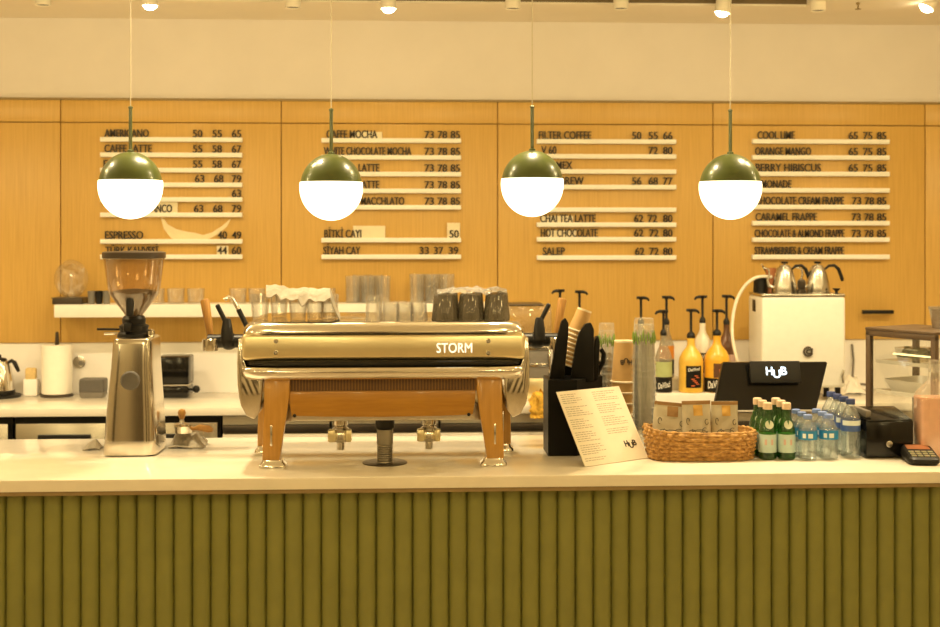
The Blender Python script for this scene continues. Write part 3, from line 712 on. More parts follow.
# wall socket
w_ = W(79.5, 362, YW-.02)
r = thing('wall_socket', 'round steel socket on the splashback beside the paper towel roll', 'socket', (w_.x, YW-.021, w_.z))
MX = Matrix.Rotation(pi/2, 4, 'X')
b = MB(); b.lathe([(.031, 0), (.031, .008), (.026, .011), (.002, .011)], 28, MX); b.build('plate', M_steel, r)
b = MB(); b.lathe([(.013, .009), (.013, .016), (.002, .017)], 16, Matrix.Translation((.008, 0, -.006)) @ MX); b.build('plug', M_greyplastic, r)
# grey tin
y = 6.57; q = bk(93.5, y)
r = thing('grey_canister', 'dark grey lidded box behind the coffee grinder', 'box', q)
b = MB(); b.rings([rrect(.105, .09, 0, e=8), rrect(.122, .10, .014, e=8), rrect(.122, .10, .03, e=8)]); b.build('base', M_greyplastic, r)
b = MB(); b.rings([rrect(.124, .102, .032, e=8), rrect(.124, .102, .088, e=8), rrect(.116, .094, .093, e=8)]); b.build('cover', M_rubber, r)
# toaster
y = 6.5; q = bk(173.5, y); s = sb(y)
r = thing('toaster', 'black box toaster with a side knob on the back worktop', 'toaster', q)
b = MB(); b.box2((-.075, -.02, .004), (.075, .14, .062), .012); b.build('base', M_blackgloss, r)
b = MB(); b.box2((-.077, -.022, .063), (.077, .14, .070), .002); b.build('band', M_steel, r)
b = MB(); b.box2((-.077, -.015, .071), (.077, .14, .205), .006); b.build('hood', M_blackgloss, r)
b = MB(); b.tube([(.07, .02, .040), (.095, .02, .042)], .006, 8); b.ball((.108, .02, .043), .019, 14, 8); b.build('knob', M_black, r)

# ------------------------------------------------------------------ blender cabinet + yellow cloth at the far end of the machine
y = 6.42; q = bk(531, y); s = sb(y); z3 = lambda py: CAMZ-(py-YH)/s-ZC
r = thing('blender', 'steel framed blender under a clear dark rimmed hood', 'blender', q)
f = lambda px: (px-531)/s
b = MB(); b.box2((f(522), -.03, 0), (f(549), .15, z3(378)), .006); b.build('base', M_champ, r)
b = MB(); b.box2((f(523), -.025, z3(378)), (f(548), .14, z3(348)), .004); b.build('motor_housing', M_greyplastic, r)
b = MB()
for px in (523.5, 549): b.box2((f(px-1.2), -.035, .01), (f(px+1.2), -.020, z3(346)), .003)
b.box2((f(522), -.036, z3(349)), (f(550.5), .0, z3(345)), .003); b.box2((f(525), -.033, z3(366)), (f(547), -.024, z3(363)), .002); b.build('frame', M_chrome, r)
b = MB(); b.box2((f(509), -.04, z3(345)), (f(551), .15, z3(305.5)), .008); b.build('hood', M_glass, r)
b = MB(); b.box2((f(508), -.045, z3(305.8)), (f(543), .155, z3(303.8)), .003); b.build('rim', M_darkmetal, r)
q = bk(539, YK)
def ycl(u, v):
    t = v; n1 = noise.noise(Vector((u*4, v*5, 3)))*.014+noise.noise(Vector((u*11, v*12, 8)))*.006
    if t < .45: yy = .10-.134*(t/.45); zz_ = ZC+.014+abs(n1)
    else: yy = -.036+n1*.8; zz_ = ZC+.010-(t-.45)/.55*.065
    hump = .05*max(0, 1-((t-.3)/.3)**2)*max(0, 1-((u-.5)/.5)**2)
    return Vector((q[0]-.045+.09*u*(1-.15*t)+n1, YK+yy-.006, max(zz_+hump, ZC+.006 if t < .45 else 0)))
b = MB(); sheet(b, ycl, 24, 30, .004)
tag(b.build('yellow_cloth', M_sponge), 'yellow cleaning cloth hanging over the back worktop edge', 'cloth')

# ------------------------------------------------------------------ black cup organiser and cups
OY = 4.755; s = SC(575, OY); ox = W(576, 457, OY).x
og = thing('cup_organiser', 'black acrylic cup and lid organiser behind the menu card', 'organiser', (ox, OY, ZC))
f = lambda px: (px-576)/s; fz = lambda py: CAMZ-(py-YH)/s-ZC
def foot_ring(z): return [(f(548), 0, z), (f(577), 0, z), (f(608), .13, z), (f(608), .165, z), (f(548), .165, z)]
b = MB(); b.rings([foot_ring(0), foot_ring(fz(380))]); b.build('bin', M_blackmat, og)
def fin(P, y0, y1, nm='divider'):
    b = MB(); b.prism([(f(x), fz(yy)) for x, yy in P], y0, y1, .004); return b.build(nm, M_blackmat, og)
fin([(550, 384), (557, 345), (563, 322), (567, 318.5), (570, 324), (570, 334), (569, 345), (565, 384)], .04, .068)
fin([(572, 384), (577, 350), (581, 334), (587, 325), (593, 323.5), (596, 330), (596, 384)], .045, .07)
fin([(594, 384), (597, 352), (599, 341), (602.5, 338), (604, 345), (602, 384)], .09, .14)
fin([(553, 384), (560, 350), (608, 366), (606, 384)], .15, .164, 'back_plate')
b = MB(); b.tube([(f(603), .12, fz(375)), (f(608), .12, fz(366)), (f(609), .12, fz(357)), (f(606), .12, fz(352))], .009, 8); b.build('hook', M_blackmat, og)
def paper_cup(name, r_rim, r_base, h, m_body, m_base, m_rim):
    """an upside down cup: rim at z=0, base at z=h"""
    r = bpy.data.objects.new(name, None); COL.objects.link(r); r.empty_display_size = .03
    b = MB(); b.lathe([(r_rim-.004, .002), (r_rim-.001, .004), (r_base, h), (r_base-.003, h), (r_base-.003, h-.008), (.001, h-.008)], 28); b.build('body', m_body, r)
    b = MB(); tor = []
    b.lathe([(r_rim-.004, .001), (r_rim, 0), (r_rim+.0025, .002), (r_rim+.0025, .0055), (r_rim, .0075), (r_rim-.004, .006)], 28); b.build('rim', m_rim, r)
    b = MB(); b.lathe([(r_base-.0005, h-.006), (r_base+.0006, h-.006), (r_base+.0006, h+.0006), (r_base-.004, h+.0006), (r_base-.004, h-.005)], 28); b.build('base_ring', m_base, r)
    return r
# tilted stack in the organiser slot
pc = paper_cup('paper_cup', .036, .027, .088, M_kraft, M_kraftpale, M_kraftpale)
bot = Vector((f(569), .108, fz(368))); axis = Vector((f(590)-f(571), 0, fz(308)-fz(362))).normalized()
ang = math.atan2(axis.x, axis.z)
L = .0165
for k in range(9):
    lb = 'kraft paper cup in the tilted stack in the black organiser, '+ORD[k]+' from the bottom'
    loc = Vector((ox, OY, ZC))+bot+axis*L*k*1.0
    if k == 0: o = pc; o.location = loc; o['label'] = lb
    else: o = dup(pc, loc, label=lb)
    o.rotation_euler = (0, ang, 0); tag(o, lb, 'cup', 'tilted paper cups in the organiser')
# kraft cup stack
KY = 4.97; s = SC(623, KY); q = W(623.3, 457, KY)
kc = paper_cup('kraft_cup', 13.6/s, 10.3/s, 41.5/s, M_kraft, M_kraftpale, M_kraftpale)
kx = W(624.8, 382, KY).x; zt_ = CAMZ-(382-YH)/s
n = 8; dz = 10.6/s; zlow = zt_-dz*(n-1); 
ncup = int(round((zt_-ZC)/dz)); dz = (zt_-ZC)/ncup
for k in range(ncup+1):
    lb = 'brown kraft cup upside down in the upright stack, '+ORD[ncup-k]+' from the top'
    loc = (kx, KY, ZC+dz*k)
    if k == 0: o = kc; o.location = loc
    else: o = dup(kc, loc)
    tag(o, lb, 'cup', 'kraft cups stacked upright')
top = o
b = MB(); h_ = 4.6/s; wtot = HUBW(h_)
def wrapcup(v, zc_=23/s):
    zz_ = zc_-v.y; R_ = 13.6/s+(10.3-13.6)/s*(zz_/(41.5/s))+.0006+v.z; a_ = -pi/2-(v.x-wtot/2)/R_-.05
    return Vector((R_*cos(a_), R_*sin(a_), zz_))
hub_logo(b, h_, wrapcup); b.build('logo_lettering', M_letter, top)
# clear cups
def clear_cup(r_rim, r_base, h, print_):
    r = bpy.data.objects.new('clear_cup', None); COL.objects.link(r)
    b = MB(); b.lathe([(r_rim-.003, .001), (r_rim+.002, 0), (r_rim+.003, .004), (r_rim, .006), (r_rim-.003, .03), (r_base+.002, h*.9), (r_base, h), (r_base-.006, h-.002), (.001, h-.004)], 24); b.build('body', M_cupclear, r)
    if print_:
        b = MB()
        for k in range(24):
            a_ = 2*pi*k/24; zz_ = h*(.45+.16*((k*7) % 5)/5); hh = h*(.10+.08*((k*3) % 4)/4)
            R0 = r_rim+(r_base-r_rim)*zz_/h+.0012
            b.ball((R0*cos(a_), R0*sin(a_), zz_), (.0035, .0035, hh*1.0), 6, 4)
        b.build('green_print', M_greenprint, r)
    return r
CY = 4.86; s = SC(644, CY); q = W(644, 320, CY); ztop = CAMZ-(318-YH)/s; h = 40/s
cc = clear_cup(11.8/s, 9.4/s, h, False); ccp = clear_cup(11.8/s, 9.4/s, h, True); ncc = 16; dz = (ztop-h-ZC)/(ncc-1)
for k in range(ncc):
    lb = 'clear plastic cup in the tall upright stack, '+ORD[ncc-1-k]+' from the top'
    loc = (q.x, CY, ZC+dz*k); o = cc if k == 0 else (ccp if k == ncc-1 else dup(cc, loc))
    o.location = loc; tag(o, lb, 'cup', 'clear cups stacked upright')
s = SC(609, 5.07); q = W(606.5, 320, 5.07); ztop = CAMZ-(323-YH)/s; h = 36/s
cc2 = clear_cup(9.5/s, 7.2/s, h, False); cc2p = clear_cup(9.5/s, 7.2/s, h, True); n2 = 12; dz = (ztop-h-ZC)/(n2-1)
for k in range(n2):
    lb = 'clear plastic cup in the shorter stack behind the organiser, '+ORD[n2-1-k]+' from the top'
    loc = (q.x, 5.07, ZC+dz*k); o = cc2 if k == 0 else (cc2p if k == n2-1 else dup(cc2, loc))
    o.location = loc; tag(o, lb, 'cup', 'clear cups behind the organiser')

# ------------------------------------------------------------------ menu card
BL = G(585, 467.3, ZC); BR = G(648, 458.3, ZC)
ub = (BR-BL).normalized(); wl = (BR-BL).length; nb = Vector((-ub.y, ub.x, 0))
TL = W(555, 393, BL.y+.125); up = (BL+nb*.155+Vector((0, 0, .245))-BL); hl = up.length; up.normalize()
mc = thing('menu_card', 'white printed menu card leaning on a stand before the black organiser', 'menu', BL+Vector((0, 0, .0015)))
nrm = ub.cross(up).normalized()  # towards the viewer
def cp(u, v, d=0): return ub*u+up*v+nrm*d
b = MB(); vs = [b.bm.verts.new(cp(u, v, d)) for d in (-.0015, .0015) for u, v in ((0, 0), (wl, 0), (wl, hl), (0, hl))]
for fi in ((0,1,2,3), (7,6,5,4), (0,4,5,1), (1,5,6,2), (2,6,7,3), (3,7,4,0)): b.bm.faces.new([vs[i] for i in fi])
b.build('card', M_card, mc)
rnd = random.Random(3)
def bar(u0, u1, v, t):
    q = [b.bm.verts.new(cp(u, w, .0019)) for u, w in ((u0, v-t/2), (u1, v-t/2), (u1, v+t/2), (u0, v+t/2))]; b.bm.faces.new(q)
for col_u, v_hi, v_lo in ((.035*wl, hl*.95, hl*.06), (.53*wl, hl*.95, hl*.36)):
    b = MB(); v = v_hi; k = 0
    while v > v_lo:
        if k % 6 != 5 or v < .1*hl:
            u = col_u; end = col_u+wl*(.20+.20*rnd.random())
            while u < end:
                l = .006+.014*rnd.random(); bar(u, min(u+l, end), v, .0022); u += l+.003
        v -= hl*.0285; k += 1
    b.build('printed_lines', M_print, mc)
b = MB(); h_ = .021; hub_logo(b, h_, lambda v: cp(wl*.72+v.x, hl*.185+v.y, .002+v.z)); b.build('logo_lettering', M_letter, mc)
b = MB()
for u in (.25, .8):
    A_ = cp(wl*u, .12, -.003); 
    b.tube([A_, Vector((A_.x+nb.x*.02, A_.y+nb.y*.02, .004)), A_*.0+cp(wl*u, .01, -.004)], .003, 6)
b.build('stand', M_glass, mc)

# ------------------------------------------------------------------ basket with coffee pouches
BY = 4.705; s = SC(702, 4.61); q = W(705.5, 463, 4.61); bw = 111/s; bd = .19; bh = .098
bs = thing('wicker_basket', 'oval woven wicker basket in front of the tablet till', 'basket', (q.x, BY, ZC))
def bring(z, off=0, wv=None, n=224):
    t = z/bh; fl = .93+.07*t; out = []
    for i in range(n):
        a_ = 2*pi*i/n; c_, s_ = cos(a_), sin(a_); e = 3.6
        x_ = bw/2*fl*math.copysign(abs(c_)**(2/e), c_); y_ = bd/2*fl*math.copysign(abs(s_)**(2/e), s_)
        d_ = off+(wv(i/n, t) if wv else 0); nn = Vector((x_/(bw/2)**2, y_/(bd/2)**2, 0)).normalized()
        lift = .012*max(0, -x_/(bw/2))**6*t
        out.append((x_+nn.x*d_, y_+nn.y*d_, z+lift+(.004*max(0,-x_/(bw/2))*t)))
    return out
def weave(u, t):
    row = min(int(t*7), 6); ft = t*7-row
    return .012*abs(sin(pi*ft))**.7*(.5+.5*sin(2*pi*24*u+(row % 2)*pi)) 
b = MB(); b.rings([bring(.001+(bh-.001)*k/45, 0, weave) for k in range(46)]+[bring(bh, -.008), bring(.012, -.010)], cap0=True, cap1=True); b.build('woven_body', M_wicker, bs, angle=70)
b = MB(); path = bring(bh+.001, -.003, None, 112); rr = []
for i, p_ in enumerate(path):
    P0 = Vector(path[i-1]); P1 = Vector(path[(i+1) % len(path)]); t_ = (P1-P0).normalized(); up_ = Vector((0,0,1)); w_ = t_.cross(up_)
    rad = .0055+.0018*sin(i*1.4)
    rr.append([Vector(p_)+(up_*cos(2*pi*k/8)+w_*sin(2*pi*k/8))*rad for k in range(8)])
rr.append(rr[0]); b.rings(rr, cap0=False, cap1=False); b.build('rim', M_wicker, bs, angle=70)
def pouch(px0, px1, pyt, dy, tilt, lean, label):
    y = BY+dy; s = SC(px0, y); w_ = (px1-px0)/s; xc_ = W((px0+px1)/2, 430, y).x; zb_ = .014; h_ = CAMZ-(pyt-YH)/s-ZC-zb_
    r = thing('coffee_pouch', label, 'coffee pouch', (xc_, y, ZC+zb_), 0, 'coffee pouches in the basket'); r.rotation_euler = (lean, tilt, 0)
    dep = lambda t: .050*(1-t**1.6)+.004
    def fy(x_, z_): 
        t = z_/h_; u = min(1, abs(2*x_/w_)); return -dep(t)/2*(1-u**3)**.5+.0025*noise.noise(Vector((x_*50, z_*50, px0)))
    b = MB(); N = 14; rr = []
    for k in range(13):
        z_ = h_*k/12; xs_ = [-w_/2+w_*i/N for i in range(N+1)]
        rr.append([(x_, fy(x_, z_), z_) for x_ in xs_]+[(x_, -fy(x_, z_)+.0006, z_) for x_ in xs_[::-1]])
    b.rings(rr); b.build('bag', M_pouch, r, angle=60)
    def patch(u0, u1, v0, v1, nm, m, off=.0012):
        b = MB(); sheet(b, lambda u, v: Vector((w_*(u0+(u1-u0)*u), fy(w_*(u0+(u1-u0)*u), h_*(v0+(v1-v0)*v))-off, h_*(v0+(v1-v0)*v))), 8, 6, 0); b.build(nm, m, r)
    patch(-.5, .5, .93, 1.0, 'seal', M_pouchbrown)
    patch(-.12, .20, .72, .92, 'patch', M_pouchgold if px0 > 680 else M_pouchbrown)
    b = MB()
    for (cx_, cz_, ra, rb, a0, a1) in ((.05, .36, .30, .10, -.5, 4.2), (-.2, .40, .12, .06, 0, 5), (.25, .44, .10, .05, 1, 6), (-.32, .62, .05, .06, 0, 5), (.33, .60, .06, .05, 1, 6), (0, .45, .2, .05, 2.6, 5.6)):
        pts = []
        for k in range(15):
            a_ = a0+(a1-a0)*k/14; x_ = w_*(cx_+ra*cos(a_)); z_ = h_*(cz_+rb*sin(a_)); x_ = max(-w_*.46, min(w_*.46, x_)); z_ = max(.004, z_); pts.append((x_, fy(x_, z_)-.001, z_))
        b.tube(pts, .0013, 5)
    b.build('printed_mark', M_pouchink, r)
pouch(650, 684.5, 402.5, .025, .10, -.06, 'beige coffee pouch in the basket nearest the clear cup stack')
pouch(683, 712, 401, .0, -.02, -.05, 'beige coffee pouch in the middle of the basket with a gold patch')
pouch(711.5, 738.5, 401.5, .005, .0, -.05, 'beige coffee pouch in the basket nearest the green bottles')

# ------------------------------------------------------------------ bottles on the counter
def cyl_patch(b, R, a_mid, a_w, z0, z1, nz=1, na=14):
    rr = []
    for j in range(nz+1):
        z = z0+(z1-z0)*j/nz
        rr.append([(R*cos(a_mid-a_w/2+a_w*i/na), R*sin(a_mid-a_w/2+a_w*i/na), z) for i in range(na+1)])
    return b.rings(rr, close=False)
def cyl_text(b, txt, h, w, R, a_mid, z, bold=.02, slant=0):
    add_text(b, text_mesh(txt, h, w, .0006, bold), lambda v: Vector(((R+v.z)*cos(a_mid+(v.x-w/2)/R), (R+v.z)*sin(a_mid+(v.x-w/2)/R), z+v.y+slant*(v.x-w/2))))
AF = -pi/2-.1
# green sparkling water
def bottle_green():
    r = bpy.data.objects.new('green_bottle', None); COL.objects.link(r); R = .0315
    b = MB(); b.lathe([(.026, 0), (R, .006), (R, .098), (.030, .110), (.022, .138), (.0145, .158), (.013, .185), (.015, .186), (.015, .191)], 24); b.build('glass', M_greenglass, r)
    b = MB(); b.lathe([(R+.0006, .027), (R+.0006, .092)], 24); b.bm.faces.ensure_lookup_table(); b.build('label', M_greenlabel, r)
    b = MB(); 
    for k in range(2): cyl_patch(b, R+.0012, AF+(.35 if k else -.35), .25, .055, .075)
    b.build('label_print', M_redprint, r)
    b = MB(); T = Matrix.Translation((0, -.0235, .127)) @ Matrix.Rotation(radians(72), 4, 'X'); b.lathe([(.0155, 0), (.0155, .0015), (.001, .0015)], 20, T); b.build('neck_label', M_necklabel, r)
    b = MB(); b.lathe([(.0165, .180), (.0165, .201), (.014, .204), (.001, .204)], 20); b.build('cap', M_cream_cap, r)
    return r
def fill(proto, cols, dy, n, labels, cat, group, sway=0):
    k = 0
    for ci, (px, py) in enumerate(cols):
        p0 = G(px, py, ZC)
        for j in range(n):
            loc = (p0.x+sway*j, p0.y+.032+dy*j, ZC); o = proto if k == 0 else dup(proto, loc)
            o.location = loc; tag(o, labels(ci, j), cat, group); k += 1
RW = ['front', 'second', 'third', 'fourth']
fill(bottle_green(), ((770, 460.5), (789, 460.5)), .067, 3, lambda c, j: 'green glass bottle with a pale label, '+RW[j]+' of the row beside the '+('basket' if c == 0 else 'clear water bottles'), 'bottle', 'green bottles on the counter')
def bottle_water(R, H, capm, capname, label, ribs=True):
    r = bpy.data.objects.new(capname, None); COL.objects.link(r)
    pr = [(R*.85, 0), (R, .006)]
    for k in range(9): pr.append((R if k % 2 else R*.95, .010+H*.42*k/8))
    pr += [(R, H*.47), (R, H*.66), (R*.96, H*.70), (R*.62, H*.82), (R*.40, H*.89), (R*.40, H*.93)]
    b = MB(); b.lathe(pr, 22); b.build('plastic', M_water, r)
    b = MB(); cyl_patch(b, R+.0008, 0, 2*pi, H*.46, H*.655, 1, 26); b.build('label', label, r)
    b = MB()
    if label is M_bluelabel:
        for a_, w_ in ((-.55, .35), (.1, .5)): cyl_patch(b, R+.0016, AF+a_, w_, H*.50, H*.60)
    else:
        cyl_patch(b, R+.0016, AF, 2.2, H*.56, H*.645)
    b.build('label_print', M_palelabel, r)
    b = MB(); b.lathe([(R*.46, H*.91), (R*.46, H*.99), (R*.42, H), (.001, H)], 20, None, .03, 20); b.build('cap', capm, r)
    return r
fill(bottle_water(.0335, .162, M_bluecap, 'water_bottle', M_bluelabel), ((810.5, 461), (831.5, 460.5)), .070, 3, lambda c, j: 'small pale blue capped water bottle, '+RW[j]+' of the row beside the '+('green' if c == 0 else 'tall')+' bottles', 'bottle', 'small water bottles on the counter')
fill(bottle_water(.0345, .212, M_navycap, 'tall_water_bottle', M_navylabel), ((853.5, 458.5),), .072, 4, lambda c, j: 'tall clear water bottle with a navy cap, '+RW[j]+' of its row', 'bottle', 'tall water bottles on the counter')

# ------------------------------------------------------------------ till, printer, card reader, soap
TY = 5.08; s = SC(775, TY); q = W(775, 440, TY); f = lambda px: (px-775)/s; fz = lambda py: CAMZ-(py-YH)/s-ZC
ti = thing('tablet_till', 'black till seen from behind, its customer display lit', 'till', (q.x, TY, ZC))
b = MB(); b.rings([rrect(.24, .16, 0, n=40, cx=0, cy=.03, e=6), rrect(.24, .16, .012, n=40, cx=0, cy=.03, e=6), rrect(.20, .12, .02, n=40, cx=0, cy=.03, e=6)]); b.build('base', M_black, ti)
b = MB(); b.box2((f(758), .02, .015), (f(794), .06, fz(395)), .008); b.build('stand', M_black, ti)
def scr(py): return .04-(fz(py)-fz(410))*.30
rr = []
b = MB()
q8 = [(f(713), fz(410)), (f(817), fz(410)), (f(834.5), fz(364)), (f(727), fz(364))]
lo0, lo1 = .0, .03; hi0, hi1 = .07, .10
ring0 = [(q8[0][0], lo0, q8[0][1]), (q8[1][0], lo0, q8[1][1]), (q8[2][0], hi0, q8[2][1]), (q8[3][0], hi0, q8[3][1])]
ring1 = [(x, y_+.03, z) for x, y_, z in ring0]
b.rings([ring0, ring1]); bmesh.ops.bevel(b.bm, geom=b.bm.edges[:], offset=.004, segments=2, affect='EDGES'); b.build('screen', M_blackgloss, ti)
b = MB(); RT = Matrix.Rotation(-.25, 4, 'X'); b.box((f(777), .03, fz(373)), (51/s, .02, 22/s), .003, RT); dd = b.build('customer_display', M_black, ti)
b = MB(); h_ = 7.8/s; wt = HUBW(h_)
def dpt(v):
    P_ = RT @ Vector((v.x-wt/2+.004, -.0108-v.z, v.y-.008)); return P_+Vector((f(777), .03, fz(374)))
hub_logo(b, h_, dpt, .0006, .02); b.build('display_lettering', M_led, dd)
# receipt printer
PY = G(890, 458.5, ZC).y; s = SC(890, PY); q = G(890, 458.5, ZC); f = lambda px: (px-890)/s; fz = lambda py: CAMZ-(py-YH)/s-ZC
rp = thing('receipt_printer', 'glossy black receipt printer box with a round silver badge', 'printer', q)
b = MB(); b.box2((f(866), 0, .003), (f(914), .19, fz(421)), .005)
b.build('body', M_blackgloss, rp)
b = MB(); b.prism([(0, 0), (.19, 0), (.19, .028), (.175, .030), (0, .004)], f(866), f(913), .002)
for v in b.bm.verts: v.co = Vector((v.co.y, v.co.x, fz(421)+v.co.z+.0005))
b.build('lid', M_blackgloss, rp)
b = MB(); b.box2((f(867.5), .02, fz(421)+.010), (f(873), .16, fz(421)+.034), .002); b.build('paper_slot', M_greyplastic, rp)
b = MB(); b.lathe([(.012, 0), (.012, .002), (.008, .003), (.001, .003)], 24, Matrix.Translation((f(889.3), .0, fz(444))) @ MX); b.build('badge', M_steel, rp)
# card terminal
q = G(925, 465.5, ZC); s = SC(925, q.y); 
ctm = thing('card_terminal', 'small dark card payment terminal lying before the soap bottle', 'card terminal', q, radians(-8))
b = MB(); b.rings([rrect(.095, .15, 0, n=40, cy=.07, e=5), rrect(.112, .165, .010, n=40, cy=.07, e=5), rrect(.110, .162, .022, n=40, cy=.07, e=5), rrect(.098, .148, .028, n=40, cy=.07, e=5)])
for v in b.bm.verts: v.co.z *= 1+.9*(v.co.y/.15)
b.build('body', M_black, ctm)
b = MB(); tz = lambda y_: .0285*(1+.9*y_/.15)
vs = [b.bm.verts.new((x_, y_, tz(y_)+.0005)) for x_, y_ in ((-.040, .085), (.040, .085), (.040, .135), (-.040, .135))]; b.bm.faces.new(vs); b.build('screen', M_copper, ctm)
for r_ in range(3):
    for c_ in range(4):
        b = MB(); y_ = .015+.022*r_; b.box((-.033+.022*c_, y_, tz(y_)), (.017, .014, .005), .0015); b.build('key', M_key, ctm)
# soap bottle
q = W(934, 455, 4.66); s = SC(934, 4.66); fz = lambda py: CAMZ-(py-YH)/s-ZC
so = thing('soap_bottle', 'clear plastic pump bottle of pink soap behind the card terminal', 'soap bottle', (q.x, 4.66, ZC))
w_ = 36/s
b = MB(); b.rings([rrect(w_*.94, .09, .001, n=36, e=5), rrect(w_, .10, .012, n=36, e=5), rrect(w_, .10, fz(400), n=36, e=5), rrect(w_*.93, .09, fz(392), n=36, e=4), rrect(w_*.5, .05, fz(383), n=36, e=2.5), rrect(.042, .042, fz(378), n=36, e=2), rrect(.034, .034, fz(364), n=36, e=2)]); b.build('bottle', M_cupclear, so)
b = MB(); b.rings([rrect(w_*.93, .09, .004, n=36, e=5), rrect(w_*.98, .096, .013, n=36, e=5), rrect(w_*.98, .096, fz(396.5), n=36, e=5)]); b.build('soap', M_pink, so)
b = MB(); b.lathe([(.019, fz(372)), (.021, fz(371)), (.021, fz(361)), (.018, fz(360)), (.001, fz(360))], 20); b.build('cap', M_cupclear, so)

# ------------------------------------------------------------------ pastry case
A_ = Vector(W(869.5, 328, 5.16)); dA = Vector((.486, -.874, 0)); ang = math.atan2(dA.y, dA.x)
hC = A_.z-ZC
pcs = thing('pastry_case', 'brown framed glass pastry case behind the soap bottle', 'display case', (A_.x, A_.y, ZC), ang)
LW, LD = .315, .28    # local x: along the visible side, local y: away to the other end
t = .022
b = MB()
for x_ in (0, LW):
    for y_ in (0, LD): b.box2((x_-t/2, y_-t/2, 0), (x_+t/2, y_+t/2, hC-.012), .002)
b.box2((-t/2, -t/2, hC-.030), (LW+t/2, t/2, hC-.008), .002); b.box2((-t/2, LD-t/2, hC-.030), (LW+t/2, LD+t/2, hC-.008), .002)
b.build('frame', M_caseframe, pcs)
b = MB(); b.box2((-.012, -.012, hC-.008), (LW+.012, LD+.012, hC+.004), .002); b.build('top', M_caseframe, pcs)
b = MB(); b.box2((-.012, -.012, 0), (LW+.012, LD+.012, .035), .003); b.build('base', M_caseframe, pcs)
b = MB(); b.box2((t/2, -.003, .036), (LW-t/2, .003, hC-.031)); b.build('side_pane', M_pane, pcs)
b = MB(); b.box2((LW-.003, t/2, .036), (LW+.003, LD-t/2, hC-.012)); b.build('front_pane', M_pane, pcs)
for zz_ in (.18, .30):
    b = MB(); b.box2((.02, .02, zz_), (LW-.02, LD-.02, zz_+.008)); sh = b.build('shelf', M_pane, pcs)
    b = MB(); b.box2((.02, .015, zz_-.004), (LW-.02, .022, zz_+.010)); b.build('shelf_edge', M_splash, sh)
b = MB(); b.box2((.10, .02, .335), (LW-.03, .03, .341)); b.build('light_strip', M_caselamp, pcs)
MC = Matrix.Translation(pcs.location) @ Matrix.Rotation(ang, 4, 'Z')
def incase(x_, y_, z_): return MC @ Vector((x_, y_, z_))
r = thing('salad_tub', 'clear tub of green salad on the pastry case shelf', 'salad', incase(.13, .13, .3085), ang)
b = MB(); b.rings([rrect(.12, .12, 0, e=6), rrect(.14, .14, .05, e=6)]); b.build('tub', M_cupclear, r)
b = MB(); rnd = random.Random(5)
for k in range(40):
    b.ball((rnd.uniform(-.05, .05), rnd.uniform(-.05, .05), rnd.uniform(.012, .048)), (.018, .012, .008), 8, 4)
tag(b.build('salad_leaves', M_leaf, r), kind='stuff')
r = thing('cake_tray', 'cream cake tray on the lower pastry case shelf', 'tray', incase(.16, .14, .1885), ang)
b = MB(); b.rings([rrect(.20, .20, 0, e=8), rrect(.24, .24, .045, e=8), rrect(.228, .228, .045, e=8), rrect(.19, .19, .006, e=8)]); b.build('tray', M_splash, r)
r = thing('grey_tin', 'grey metal tin standing on top of the pastry case', 'tin', incase(.235, .215, hC+.0045), ang)
b = MB(); b.rings([rrect(.125, .12, 0, n=40, e=8), rrect(.145, .14, .075, n=40, e=8)]); b.build('body', M_steel, r)
b = MB(); b.rings([rrect(.150, .145, .075, n=40, e=8), rrect(.150, .145, .086, n=40, e=8)]); b.build('lid', M_steel, r)
# wall bracket
a = W(862, 312, YP-.04); c = W(893.5, 312, YP-.04)
r = thing('wall_rail', 'short black bar fixed to the oak wall above the pastry case', 'rail', ((a.x+c.x)/2, YP-.0005, a.z))
w_ = c.x-a.x
b = MB(); b.box2((-w_/2, -.05, -.010), (w_/2, -.03, .010), .004); b.build('bar', M_black, r)
for sx in (-.35, .35):
    b = MB(); b.box2((sx*w_-.008, -.03, -.008), (sx*w_+.008, 0, .008), .002); b.build('mount', M_black, r)

# ------------------------------------------------------------------ water boiler, kettles, hose
y = 6.2; s = SC(799, y); q = W(798.8, 400, y); f = lambda px: (px-798.8)/s; fz = lambda py: CAMZ-(py-YH)/s-ZC
bo = thing('water_boiler', 'big white box water boiler on short legs with kettles on top', 'boiler', (q.x, y, ZC))
b = MB(); b.box2((f(761.5), 0, fz(388)), (f(846.5), .25, fz(297)), .014, 3); b.build('body', M_white, bo)
b = MB(); b.box2((f(762), .002, fz(297)), (f(846.3), .248, fz(294)), .004); b.build('top_plate', M_steel, bo)
for px in (768, 803, 841):
    for y_ in (.04, .21):
        b = MB(); b.lathe([(.016, 0), (.018, .004), (.014, .01), (.014, fz(387))], 14, Matrix.Translation((f(px), y_, 0))); b.build('leg', M_black, bo)
b = MB(); b.box2((f(761.5)-.003, .115, fz(313)), (f(761.5)+.004, .165, fz(301)), .002); b.build('switch', M_black, bo)
b = MB(); T = Matrix.Translation((f(808), -.003, fz(351.5)))
b.tube([T @ Vector((.021*cos(a_), -.003, .021*sin(a_))) for a_ in [radians(60+k*10) for k in range(26)]], .005, 8)
b.tube([T @ Vector((.004+.012*cos(a_), -.003, .010*sin(a_))) for a_ in [radians(60+k*20) for k in range(14)]], .004, 8)
b.box((T @ Vector((.017, -.003, .0))), (.010, .006, .034), .002); b.build('badge', M_darkmetal, bo)
b = MB(); b.tube([(f(843.5), -.012, fz(370)), (f(842), -.014, fz(376)), (f(843), -.012, fz(383))], .006, 8); b.build('tap', M_steel, bo)
ZB = ZC+fz(294)
def on_boiler(px, dy): q_ = W(px, 294, y+dy); return (q_.x, y+dy, ZB)
gk = thing('gooseneck_kettle', 'steel gooseneck kettle on the boiler beside the black jug', 'kettle', on_boiler(784.5, .10), 0, 'gooseneck kettles on the boiler')
